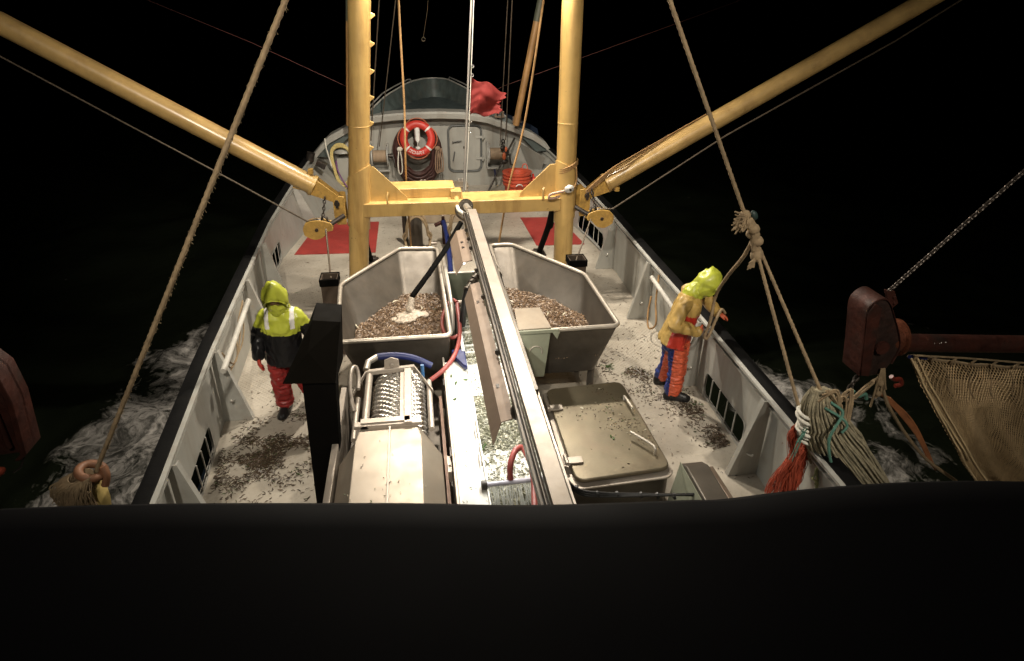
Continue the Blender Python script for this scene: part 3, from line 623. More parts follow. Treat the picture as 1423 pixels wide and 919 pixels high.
# ------------------------------------------------------------------ outrigger booms
def boom(p0, p1, fork, label):
    root = empty('outrigger_boom', p0, label, 'boom', 'yellow outrigger booms')
    a, b = Vector(p0), Vector(p1); d = (b - a).normalized(); s0 = a + d * .40
    MB().tube([s0 + d * ((b - s0).length * i / 20) for i in range(21)], .145, 32).build('boom_tube', YELB, root)
    MB().tube([s0 - d * .02, s0 + d * .03], .165, 32).build('end_collar', YEL, root, bevel=.006)
    q = Vector((0, 1, 0)); up = d.cross(q).normalized()
    for k in (-.10, .075):
        mb = MB(); P = [a - d * .02 + up * .05, a + d * .0 - up * .06, s0 - up * .13, s0 + up * .13]
        mb.prismv([p + q * k for p in P], q * .03); mb.build('fork_plate', YELW, root, bevel=.006)
    mb = MB(); mb.tube([a + d * .02, s0 + d * .25 + up * .17], .02, 8); mb.box(s0 + d * .12 - up * .18, (.07, .1, .07)); mb.build('guide_rod', YELW, root)
    return root
boom((-1.93, 9.85, 1.88), (-9.2, 9.95, 6.30), 0, 'yellow outrigger boom rising to the left from the left mast')
boom((2.03, 9.87, 1.80), (10.2, 10.2, 6.18), 0, 'weathered yellow outrigger boom rising to the right from the right mast')
# lashing turned round the heel of the right boom and the mast
mb = MB()
for k in range(4): mb.rope(cr([(2.0, 9.7, 1.86 + .02 * k), (2.35, 9.72, 2.13 + .03 * k), (2.75, 9.8, 2.28 + .05 * k), (3.1 + .3 * k, 10.0, 2.55 + .16 * k)], 8), .011)
for k in range(3): mb.tube(cr([(1.68 + .17 * math.cos(a) + .03, G + .18 * math.sin(a), 2.25 + .03 * k + .08 * math.cos(a)) for a in [i * math.pi / 8 for i in range(17)]], 3), .011, 6)
mb.rope(cr([(1.82, 9.72, 2.3), (1.84, 9.72, 2.1), (1.8, 9.72, 1.95)], 6), .012)
tag(mb.build('lashing_rope', ROPEB), 'thin brown lashing wound round the right mast and boom heel', 'rope')
root = empty('small_pulley', (1.5, 9.6, 1.85), 'small white pulley with shackle on the right end of the crossbeam', 'pulley')
MB().ell((1.70, 9.62, 1.98), .085, .04, .065, rotm(0, -15, 0)).build('cheek', mat('white worn metal', (.62, .6, .55), .4, metal=.3, dirt=(.25, .2, .15)), root)
MB().cyl((1.71, 9.56, 1.98), (1.71, 9.66, 1.98), .018).build('axle', DARKM, root)
MB().tube(cr([(1.62, 9.62, 1.95), (1.52, 9.62, 1.93), (1.40, 9.62, 1.90), (1.38, 9.62, 1.84), (1.46, 9.62, 1.84), (1.56, 9.64, 1.86)], 5), .022, 8).build('shackle', mat('pinkish shackle', (.5, .33, .25), .5, metal=.3), root)
MB().tube([(1.30, 9.70, 1.80), (1.29, 9.68, 1.97), (1.31, 9.70, 1.99)], .02, 8).build('hook', YEL, root)
# hanging blocks under both boom heels
def chain(mb, a, b, r=.010, L=.06):
    a, b = Vector(a), Vector(b); d = (b - a); n = max(2, int(d.length / (L * .72))); d.normalize(); x, y = basis(d)
    for i in range(n):
        c = a.lerp(b, (i + .5) / n); u = x if i % 2 else y
        mb.tube([c + d * (L * .5 * math.cos(t)) + u * (L * .3 * math.sin(t)) for t in [k * math.pi / 5 for k in range(10)]], r, 6, closed=True)
    return mb
def block(c, s, label):
    c = Vector(c); root = empty('hanging_block', c, label, 'pulley block', 'yellow hanging blocks')
    M = Matrix.Rotation(rad(90), 4, 'X') 
    out = [(-.19 * s, -.09), (-.20 * s, .03), (-.12 * s, .12), (.03 * s, .145), (.15 * s, .12), (.23 * s, .08), (.24 * s, -.02), (.16 * s, -.04), (.08 * s, -.13), (-.06 * s, -.16)]
    out = [(p.x, p.y) for p in cr([(x, z, 0) for x, z in out] + [(out[0][0], out[0][1], 0)], 3)][:-1]
    for y in (-.075, .045):
        MB().prismv([(c.x + x, c.y + y, c.z + z) for x, z in out], (0, .022, 0)).build('cheek_plate', YELW, root, bevel=.005)
    MB().lathe([(.0, -.035), (.15, -.035), (.13, -.012), (.13, .012), (.15, .035), (0, .035)], c, rotm(90)).build('sheave', DARKM, root)
    MB().cyl(c + Vector((0, -.10, 0)), c + Vector((0, .09, 0)), .028, 8).build('axle', DARKM, root)
    h = c + Vector((.13 * s, 0, .20)); mb = MB(); mb.tube([c + Vector((.08 * s, 0, .1)), c + Vector((.10 * s, 0, .19)), c + Vector((.16 * s, 0, .17)), c + Vector((.18 * s, 0, .08))], .018, 8)
    mb.build('swivel', DARKM, root); chain(MB(), h + Vector((-.02 * s, 0, -.02)), (c.x + .16 * s, c.y + .1, c.z + .46)).build('chain', DARKM, root)
    MB().tube([c + Vector((.2 * s, 0, .05)), c + Vector((.42 * s, .1, .16))], .035, 10).build('tail_link', DARKM, root)
    return root
block((-2.26, 9.6, 1.49), 1, 'yellow pulley block hanging at the left mast above the red mat')
block((2.25, 9.6, 1.50), -1, 'worn yellow pulley block hanging right of the right mast')
# fairlead boxes on deck and the warps running through the blocks
for x0, x1, lab in ((-2.10, -1.87, 'dark steel fairlead post at the outer corner of the left shrimp hopper'), (1.50, 1.75, 'dark steel fairlead post behind the outer corner of the right shrimp hopper')):
    y = 8.35 if x0 < 0 else 8.62
    root = empty('fairlead_post', ((x0 + x1) / 2, y, 0), lab, 'fairlead post', 'fairlead posts beside the hoppers')
    mb = MB()
    for a in ((x0, x0 + .012, y - .12, y + .12), (x1 - .012, x1, y - .12, y + .12), (x0, x1, y - .122, y - .11), (x0, x1, y + .11, y + .122)): mb.bx(*a, .005, 1.2)
    mb.build('post', mat('brown steel post', (.10, .075, .055), .5, metal=.3, dirt=(.05, .03, .02)), root, smooth=False)
    MB().bx(x0 - .01, x1 + .01, y - .14, y - .124, 1.11, 1.21).bx(x0 - .01, x1 + .01, y + .124, y + .14, 1.11, 1.21).bx(x0 - .012, x0 - .001, y - .14, y + .14, 1.11, 1.21).bx(x1 + .001, x1 + .012, y - .14, y + .14, 1.11, 1.21).build('top_collar', BLACKP, root, smooth=False)
    MB().cyl((x0 + .015, y, 1.08), (x1 - .015, y, 1.08), .08).build('roller', BLACKP, root)
for pts, lab, r_ in (([(-13, 10.2, 8.05), (-5.95, 9.8, 3.89), (-3.68, 9.72, 2.42), (-2.40, 9.62, 1.60), (-2.28, 9.6, 1.63), (-2.13, 9.6, 1.52), (-1.98, 8.42, 1.14)], 'steel trawl warp running from the left block out under the left boom', .014),
                 ([(12, 10.2, 7.1), (6.87, 9.8, 4.13), (4.27, 9.72, 2.75), (2.45, 9.62, 1.63), (2.24, 9.6, 1.64), (2.10, 9.6, 1.52), (1.63, 8.66, 1.14)], 'steel trawl warp running from the right block out under the right boom', .014)):
    tag(MB().tube(pts, r_, 8).build('trawl_warp', WIRE), lab, 'wire rope', 'trawl warps')
# ------------------------------------------------------------------ standing rigging
def wire(pts, r, m, name, label, cat, group=None, rope=False):
    mb = MB(); mb.rope(pts, r) if rope else mb.tube(pts, r, 7)
    return tag(mb.build(name, m), label, cat, group)
wire([(-1.22, 16.85, 5.6), (-1.31, 16.85, 4.56), (-1.80, 16.85, 1.35)], .016, WIRE, 'wire_stay', 'outer dark wire rising from the left winch on the forecastle', 'wire', 'wires above the left winch')
wire([(-.85, 16.85, 5.2), (-.93, 16.85, 4.56), (-1.60, 16.85, 1.20)], .014, WIRE, 'wire_stay', 'inner dark wire rising from the left winch on the forecastle', 'wire', 'wires above the left winch')
wire([(1.9, 16.85, 5.6), (1.84, 16.85, 4.59), (1.70, 16.85, 1.3)], .015, WIRE, 'wire_stay', 'right one of two dark wires above the right winch', 'wire', 'wires above the right winch')
wire([(1.8, 16.85, 5.6), (1.73, 16.85, 4.59), (1.55, 16.85, 1.15)], .013, WIRE, 'wire_stay', 'left one of two dark wires above the right winch', 'wire', 'wires above the right winch')
wire(cr([(-.75, 10.5, 5.6), (-.80, 10.5, 4.7), (-.82, 10.5, 3.15), (-.87, 10.5, 1.99), (-.88, 11.6, .35), (-.88, 12.1, .1)], 10), .016, ROPEB, 'tackle_rope', 'brown rope hanging in front of the lifebuoy', 'rope', None, True)
wire(cr([(1.5, 10.5, 5.6), (1.37, 10.5, 4.7), (1.12, 10.5, 2.92), (.86, 10.5, 1.82), (.70, 10.6, .75), (.62, 10.7, .01)], 10), .017, ROPEB, 'tackle_rope', 'brown rope hanging in front of the orange tub', 'rope', None, True)
wire([(-12, 17, 6.8), (-6.45, 17, 4.5), (-4.36, 17, 3.63), (-2.31, 17, 2.66), (-1.8, 17.1, 2.3)], .007, ROPER, 'guy_line', 'thin dull red line slanting down from the upper left to the bow', 'line', 'thin red guy lines')
wire([(12, 17, 6.9), (7.77, 17, 4.65), (4.27, 17, 3.49), (1.66, 17, 2.63), (1.3, 17.3, 2.4)], .007, ROPER, 'guy_line', 'thin dull red line slanting down from the upper right to the bow', 'line', 'thin red guy lines')
wire([(.3, 12.5, 5.2), (-.12, 14.5, 4.5), (-.22, 15.4, 4.02)], .01, WIRE, 'hook_pendant', 'left leg of the small wire bridle at the top centre', 'wire', 'bridle wires at the top centre')
mb = MB().tube([(-.02, 15.4, 5.2), (-.22, 15.4, 4.58)], .009, 6).tube([(-.42, 15.4, 5.2), (-.22, 15.4, 4.58)], .009, 6).tube([(-.22, 15.4, 4.58), (-.24, 15.4, 4.40), (-.36, 15.4, 3.85)], .004, 6).tube([(-.36 + .04 * math.cos(a), 15.4, 3.81 + .04 * math.sin(a)) for a in [k * .7 for k in range(9)]], .009, 6)
bpy.data.objects.remove(bpy.data.objects['hook_pendant']); tag(mb.build('wire_bridle', WIRE), 'small dark wire bridle with an open hook dangling at the top centre', 'wire')
# tripod legs of the foremast
for pts, lab in (([(2.75, 16.6, 5.7), (2.5, 16.6, 4.6), (1.93, 16.6, 1.72)], 'brown yellow foremast leg right of the red flag'), ([(-1.85, 16.6, 5.7), (-1.97, 16.6, 4.56), (-2.27, 16.6, 1.78)], 'brown yellow foremast leg just left of the left yellow mast')):
    root = empty('foremast_leg', pts[-1], lab, 'mast leg', 'foremast legs')
    MB().tube(pts, .085, 18).build('tube', mat('foremast paint', (.36, .2, .075), .5, var=.25, dirt=(.15, .07, .03)), root)
    MB().tube([Vector(pts[1]) * .84 + Vector(pts[2]) * .16, Vector(pts[1])], .092, 18).build('dark_band', mat('green black band', (.07, .075, .05), .6), root)
# flag staff with flag
fs = empty('flag_staff', (.17, 11.5, .0), 'thin white flag staff in front of the watertight door', 'flag pole')
MB().tube([(.42, 11.5, 5.6), (.36, 11.5, 4.62), (.29, 11.5, 3.53), (.17, 11.5, 1.61), (.07, 11.5, .005)], [.015, .016, .02, .022, .024], 10).build('pole', mat('white pole', (.33, .31, .28), .4, metal=.3), fs)
MB().tube([(.45, 11.48, 5.6), (.385, 11.48, 4.4), (.33, 11.47, 3.5), (.25, 11.47, 2.2), (.19, 11.47, 1.5)], .006, 6).build('halyard', ROPEW, fs)
for z in (3.62, 3.48, 2.72, 2.55): MB().torus((.36 - (3.6 - z) * .058, 11.47, z), .022, .008, rotm(90, 0, 20), 12, 6).build('clip', mat('clip metal', (.5, .5, .48), .3, metal=.8), fs)
def flg(u, v):
    h = 3.46 - .0 ; x = .33 - v * .05 + u * .60 * (1 - .12 * v); z = 3.46 - v * .64 - u * (.26 - .26 * v) - .035 * math.sin(u * 9 + v * 3)
    y = 11.5 + .06 * math.sin(u * 8 + v * 4) * u + .05 * math.sin(v * 7 + u * 3) * u + .03 * noise.noise(Vector((u * 5, v * 5, 0)))
    x += .03 * math.sin(v * 9) * u * u
    if u > .92: x += .02 * math.sin(v * 31)
    return Vector((x, y, z))
f1 = MB().grid(flg, 40, 40).build('flag', FLAG, angle=180, fix=False); tag(f1, 'plain red flag fluttering from the staff above the bow', 'flag')
so = f1.modifiers.new('t', 'SOLIDIFY'); so.thickness = .003
# ------------------------------------------------------------------ forecastle gear
def winch(cx_, s, label):
    c = Vector((cx_, 17.0, .92)); root = empty('rope_winch', (cx_, 17.0, .5), label, 'winch', 'winches on the forecastle wall')
    R = rotm(0, 90)
    MB().lathe([(.0, -.17), (.16, -.17), (.15, -.15), (.158, -.1), (.15, -.06), (.157, -.02), (.15, .03), (.158, .08), (.15, .13), (.16, .17), (0, .17)], c, R).build('wound_rope', mat('wound tan rope', (.36, .26, .17), .7, var=.3, aniso=(30, 1, 1), bump=.5), root)
    for dx in (-.20, .20):
        mb = MB()
        for k in range(6):
            a = k * math.pi / 3; mb.tube([c + Vector((dx, 0, 0)), c + Vector((dx, .24 * math.cos(a), .24 * math.sin(a)))], .018, 6)
        mb.torus(c + Vector((dx, 0, 0)), .23, .022, rotm(0, 90), 24, 8); mb.build('flange_wheel', mat('light grey metal', (.5, .5, .47), .45, metal=.2, dirt=(.2, .15, .1)), root)
    MB().bx(cx_ - .24, cx_ + .24, 16.95, 17.28, .52, .56).bx(cx_ - .24, cx_ - .20, 17.1, 17.28, .56, 1.2).bx(cx_ + .2, cx_ + .24, 17.1, 17.28, .56, 1.2).build('frame', GREYP, root, bevel=.005)
    MB().tube([(cx_ + s * .3, 16.9, .92), (cx_ + s * .36, 16.9, .92), (cx_ + s * .38, 16.85, .66), (cx_ + s * .45, 16.85, .64)], .024, 8).build('crank_handle', DARKM, root)
    MB().cyl((cx_ + s * .22, 17, .92), (cx_ + s * .36, 17, .92), .06).build('hub', DARKM, root)
    MB().tube([(cx_ - .05, 16.9, .52), (cx_ - .03, 16.9, .38), (cx_ - .04, 16.92, .30)], .025, 8).build('blue_strap', BLUE, root)
    return root
winch(-1.62, 1, 'wall winch wound with tan rope beside the left mast')
winch(1.46, 1, 'wall winch wound with tan rope right of the watertight door')
# coil of dark hose hung on the wall, lifebuoy in front of it
mb = MB()
for k in range(13):
    y = 17.05 - .02 * (k % 4) - .012 * k; d = k * .035; sx = .60 - .018 * k + .03 * math.sin(k * 2.3); 
    pts = []
    for i in range(36):
        a = 2 * math.pi * i / 36; x = sx * math.cos(a); z = 1.05 + (.66 if math.sin(a) > 0 else .52 + .035 * k) * math.sin(a)
        if math.sin(a) < 0: z = 1.05 + math.sin(a) * (1.0 - .03 * k) * (.9 if abs(x) < .3 else 1)
        pts.append((-.63 + x, y, max(.06, z)))
    mb.tube(pts, .042, 8, closed=True, mi=0)
tag(mb.build('hose_coil', HOSED), 'thick coil of dark red hose hung behind the lifebuoy', 'hose')
mb = MB().lathe([(0, -.05), (.34, -.05), (.36, -.02), (.36, .02), (0, .05)], (-.63, 17.18, 1.02), rotm(90)).bx(-.9, -.36, 17.1, 17.28, .1, .3)
tag(mb.build('hose_reel_drum', GREY), 'round grey drum behind the lifebuoy that carries the hose coil', 'drum')
lc = Vector((-.61, 16.80, 1.39)); lb = empty('lifebuoy', lc, 'red lifebuoy with white bands and lettering hung on the dark hose coil', 'lifebuoy')
LT = rotm(78)
def ringp(u, v, R_=.355, r_=.1):
    a = 2 * math.pi * u; b = 2 * math.pi * v; rr = R_ + r_ * math.cos(b); return lc + LT @ Vector((rr * math.cos(a), rr * math.sin(a), r_ * .75 * math.sin(b)))
n1, n2 = 96, 16; mb = MB(); mb.add([ringp(i / n1, j / n2) for i in range(n1) for j in range(n2)], [(i * n2 + j, ((i + 1) % n1) * n2 + j, ((i + 1) % n1) * n2 + (j + 1) % n2, i * n2 + (j + 1) % n2) for i in range(n1) for j in range(n2)])
bands = [42, 138, 222, 318]
for i in range(n1):
    a = 360 * (i + .5) / n1
    if any(abs(a - b) < 4.6 for b in bands):
        for j in range(n2): mb.m[i * n2 + j] = 1
rg = mb.build('ring', [LBR, WHITE], lb, angle=60)
mb = MB()
for i in range(4):
    a0, a1 = rad(bands[i] + 6), rad(bands[(i + 1) % 4] + (360 if i == 3 else 0) - 6)
    mb.tube(cr([lc + LT @ Vector((math.cos(a0 + (a1 - a0) * t) * (.455 + .05 * math.sin(t * math.pi)), math.sin(a0 + (a1 - a0) * t) * (.455 + .05 * math.sin(t * math.pi)), -.01)) for t in (0, .25, .5, .75, 1)], 4), .013, 7)
mb.build('grab_line', mat('orange cord', (.5, .16, .08), .7), lb)
# lettering round the lower half of the ring
for k, ch in enumerate('BRONVAN'):
    cu = bpy.data.curves.new('t', 'FONT'); cu.body = ch; cu.size = .115; cu.align_x = 'CENTER'; cu.extrude = .002
    to = bpy.data.objects.new('t', cu); COL.objects.link(to); dg = bpy.context.evaluated_depsgraph_get(); me = bpy.data.meshes.new_from_object(to.evaluated_get(dg)); bpy.data.objects.remove(to)
    a = rad(235 + 8.6 * k + .1); tm = Matrix.Translation(lc) @ LT.to_4x4() @ Matrix.Translation((math.cos(a) * .395, math.sin(a) * .395, .072)) @ Matrix.Rotation(a + rad(90), 4, 'Z')
    me.transform(Matrix.Translation(-ROOT[lb.name]) @ tm); me.materials.append(WHITE)
    lo = bpy.data.objects.new('letter', me); COL.objects.link(lo); lo.parent = rg; ROOT[lo.name] = ROOT[lb.name]
def rl(x, z, y=0): return lc + LT @ Vector((x, z, y))
root = empty('buoy_light', lc + Vector((0, -.1, 0)), 'white signal light standing upright inside the ring of the lifebuoy', 'light')
MB().loft([[rl(-.07 * s, z, .06), rl(-.04 * s, z, .11), rl(.04 * s, z, .11), rl(.07 * s, z, .06), rl(.04 * s, z, .01), rl(-.04 * s, z, .01)] for z, s in ((.27, .6), (.24, 1), (-.04, 1.05), (-.08, .5), (-.1, .22), (-.22, .22))]).build('body', WHITE, root, bevel=.006)
MB().ell(rl(0, -.235, .06), .065, .04, .045).build('foot', WHITE, root)
# shackled cords either side of the lifebuoy
for x, c_, lab in ((-1.10, ROPEW, 'looped pale cord hanging left of the lifebuoy'), (-.13, mat('tan cord', (.3, .2, .13), .8), 'bunch of tan cords hanging right of the lifebuoy')):
    mb = MB()
    for k in range(3 if x > -1 else 1):
        ox = k * .05; mb.tube(cr([(x + ox, 16.7, 1.16), (x - .04 + ox, 16.68, .9), (x - .05 + ox, 16.66, .62), (x + .0 + ox, 16.66, .52 + .02 * k), (x + .05 + ox, 16.68, .62), (x + .05 + ox, 16.68, .9), (x + .02 + ox, 16.7, 1.16)], 5), .017, 8)
    mb.ell((x + .02, 16.68, 1.16), .075, .04, .06)
    tag(mb.build('looped_rope', c_), lab, 'rope', 'cords beside the lifebuoy')
# yellow cord coil on the vent
mb = MB()
for k in range(20):
    sx = .22 + .008 * (k % 5) + .012 * math.sin(k * 1.7); lo = -.74 - .04 * (k % 4) - .02 * math.sin(k * 3)
    mb.tube([(-2.60 + sx * math.cos(a) * (1.0 if math.sin(a) > -.2 else .92), 16.93 - .012 * (k % 5), .98 + (.20 + .006 * k if math.sin(a) > 0 else -lo) * math.sin(a)) for a in [2 * math.pi * i / 32 for i in range(32)]], .013, 6, closed=True)
tag(mb.build('cord_coil', ROPEY), 'coil of yellow cord hung over the grey vent left of the left mast', 'cord')
tag(MB().tube(cr([(-2.74, 16.9, .85), (-2.72, 16.88, .6), (-2.62, 16.86, .35), (-2.5, 16.86, .12)], 6), .02, 8).build('purple_rope', mat('purple cord', (.2, .08, .22), .7)), 'purple cord hanging inside the yellow coil', 'cord')
tag(MB().tube(cr([(-2.28, 16.9, .98), (-2.27, 16.88, .6), (-2.34, 16.86, .2)], 6), .02, 8).build('red_rope', mat('red cord', (.5, .03, .03), .6)), 'red cord hanging at the right edge of the yellow coil', 'cord')
# deck lamp on the left rail
root = empty('rail_lamp', (-3.2, 16.3, 1.0), 'dark lamp with a square hood on the left rail near the bow', 'lamp')
MB().cyl((-3.3, 16.3, 1.0), (-3.24, 16.3, 1.2), .10, 18).build('body', DARKM, root); MB().box((-3.02, 16.2, .93), (.24, .2, .14), rotm(0, 30, 0)).build('hood', DARKM, root, bevel=.01)
# stacked orange tubs
root = empty('orange_tub', (1.80, 15.6, 0), 'ribbed orange tub standing on deck below the right winch', 'tub')
MB().lathe([(.27, 0), (.30, .02), (.315, .45), (.36, .46), (.365, .50), (.33, .52), (.33, .55), (.365, .56), (.365, .60), (.33, .615), (.33, .64), (.365, .65), (.365, .69), (.33, .70), (.33, .72), (.37, .735), (.375, .78), (.33, .785), (.24, .76), (.225, .70), (.20, .3), (0, .28)], (1.82, 15.6, 0), n=40).build('wall', ORB, root)
MB().lathe([(0, .60), (.215, .60)], (1.82, 15.6, 0), n=30).build('dark_disc', BLACKP, root)  # matt black disc set below the tub rim
MB().tube(cr([(1.98, 15.85, .76), (2.02, 15.87, .88), (2.10, 15.85, .88), (2.13, 15.8, .74)], 5), .014, 8).build('handle', ORB, root)
MB().tube(cr([(1.74, 15.21, .5), (1.78, 15.19, .545), (1.86, 15.19, .545), (1.90, 15.22, .5)], 4), .016, 8).build('clip', mat('white clip', (.7, .65, .6), .5), root)
tag(MB().ell((2.26, 15.7, .50), .10, .08, .11).cyl((2.26, 15.7, .6), (2.24, 15.7, .68), .03).build('red_float', LBR), 'small red float resting against the orange tub', 'float')
tag(MB().loft([[Vector((2.28 + dx * s, 15.35 + dy * s, z)) for dx, dy in ((-.1, -.08), (.1, -.08), (.1, .08), (-.1, .08))] for z, s in ((.005, 1), (.3, 1.05), (.34, .7), (.38, .3))]).build('white_can', WHITE, bevel=.015), 'white plastic can standing right of the orange tub', 'can')
tag(MB().tube([(1.18, 16.4, .06), (1.62, 16.75, .8), (1.98, 17.1, 1.3)], .026, 8).build('prop_bar', DARKM), 'dark bar propped diagonally against the right winch', 'bar')
# dark clutter hanging over the right winch
mb = chain(MB(), (1.62, 16.8, 1.32), (1.70, 16.78, .78), .02, .12); mb.ell((1.60, 16.76, 1.12), .06).ell((1.70, 16.76, .98), .07, .05, .1).ell((1.66, 16.76, .76), .11, .07, .07)
tag(mb.build('shackle_chain', DARKM), 'dark chain and shackles hanging over the right winch', 'chain')
tag(MB().ell((1.64, 16.68, .92), .05, .04, .10).ell((1.69, 16.68, 1.1), .035, .03, .07).build('orange_tag', mat('orange tag', (.6, .14, .05), .5)), 'small orange tags tied to the chain above the right winch', 'tag')
# tan locker behind the crossbeam
root = empty('deck_locker', (-.18, 14.3, 0), 'tan steel locker on deck behind the crossbeam, silver hinges on its lid', 'locker')
MB().bx(-.78, .45, 14.1, 14.55, .005, .82).build('box', BROWNP, root, bevel=.012); MB().bx(-.80, .47, 14.08, 14.57, .822, .86).build('lid', BROWNP, root, bevel=.01)
for x in (-.55, .32): MB().bx(x - .07, x + .07, 14.46, 14.6, .862, .885).cyl((x - .05, 14.58, .89), (x - .03, 14.58, .89), .02).cyl((x + .03, 14.58, .89), (x + .05, 14.58, .89), .02).build('hinge', STEELB, root)
# steel bollard with rope coil, valve, hoses
root = empty('bollard', (-.78, 12.6, 0), 'dark steel bollard under the crossbeam with rope hung on it', 'bollard')
MB().lathe([(.17, 0), (.17, .03), (.14, .035), (.14, .72), (.155, .73), (.155, .76), (0, .77)], (-.78, 12.6, .003)).build('post', mat('dark bollard steel', (.13, .115, .10), .35, metal=.6), root)
MB().tube([(-1.0, 12.75, .0), (-1.0, 12.75, .85)], .05, 12).build('side_pipe', DARKM, root)
for k, (nm, cx_, cy, lo, hi, sx, lab) in enumerate((('rope_coil', -.75, 12.35, .03, .80, .28, 'coils of tan rope hung round the dark bollard'), ('rope_coil', .06, 11.9, .35, 1.0, .20, 'coil of tan rope hanging left of the short lamp shade'))):
    mb = MB()
    for j in range(7):
        off = j * .022; pts = []
        for i in range(28):
            a = 2 * math.pi * i / 28; x = cx_ + (sx + .015 * math.sin(j * 2)) * math.cos(a) * (1 if math.sin(a) < 0 else .75); z = (lo + hi) / 2 + (hi - lo) / 2 * math.sin(a) + .03 * math.sin(j * 1.9)
            pts.append((x, cy - off + (-.25 if math.sin(a) < -.5 else 0) * (k == 0), max(.02, z)))
        mb.tube(pts, .018, 8, closed=True)
    tag(mb.build(nm, ROPE), lab, 'rope', 'tan rope coils')
root = empty('hose_valve', (-.2, 12.7, 0), 'rusty red valve with a hand wheel where the blue hose begins', 'valve')
MB().cyl((-.2, 12.7, .01), (-.2, 12.7, .6), .035).lathe([(.05, 0), (.07, .03), (.05, .1)], (-.2, 12.7, .42)).cyl((-.2, 12.7, .5), (-.38, 12.7, .42), .04).build('body', RUST, root)
MB().torus((-.2, 12.7, .66), .075, .012, None, 20, 8).tube([(-.27, 12.7, .66), (-.13, 12.7, .66)], .01, 6).tube([(-.2, 12.63, .66), (-.2, 12.77, .66)], .01, 6).build('hand_wheel', mat('pale wheel', (.5, .4, .33), .5), root)
MB().cyl((-.5, 12.5, .0), (-.5, 12.5, .34), .03).ell((-.5, 12.5, .36), .055, .055, .03).cyl((-.5, 12.5, .1), (-.36, 12.5, .1), .035).build('outlet_cock', STEELB, root)
tag(MB().tube(cr([(-.2, 12.66, .50), (-.17, 12.2, .45), (-.16, 11.4, .25), (-.2, 10.4, .12), (-.3, 9.6, .1), (-.33, 9.3, .35)], 8), [.05] * 41, 12).build('blue_hose', BLUE), 'blue hose lying on deck from the rusty valve towards the hoppers', 'hose')
# ------------------------------------------------------------------ shrimp hoppers
def inpoly(x, y, P):
    c = False; n = len(P)
    for i in range(n):
        (x0, y0), (x1, y1) = P[i], P[(i + 1) % n]
        if (y0 > y) != (y1 > y) and x < (x1 - x0) * (y - y0) / (y1 - y0) + x0: c = not c
    return c
def roundpoly(P, r, n=5):
    out = []; N = len(P)
    for i in range(N):
        p, a, b = Vector(P[i]), Vector(P[i - 1]), Vector(P[(i + 1) % N]); da = (a - p); db = (b - p); q = min(r, da.length * .4, db.length * .4)
        s, e = p + da.normalized() * q, p + db.normalized() * q
        for k in range(n + 1): t = k / n; v = s * (1 - t) ** 2 + p * 2 * t * (1 - t) + e * t * t; out.append((v.x, v.y))
    return out
def shrimp(mb, c, ang, L, w, mi=0, tilt=0., curl=.35):
    vs = []; c = Vector(c); R = rotm(0, tilt, math.degrees(ang))
    for i, (t, r) in enumerate(((-.5, .15), (-.2, 1), (.15, .9), (.5, .2))):
        q = Vector((t * L, curl * L * (t * t * 4 - .4) * .4, 0))
        for k in range(3):
            a = 2.1 * k; vs.append(c + R @ (q + Vector((0, w * r * math.cos(a), w * r * .8 * math.sin(a)))))
    fs = [(i * 3 + k, i * 3 + (k + 1) % 3, i * 3 + 3 + (k + 1) % 3, i * 3 + 3 + k) for i in range(3) for k in range(3)]
    mb.add(vs, fs, mi)
RZ, BZ, CZ = 1.2, .5, .74
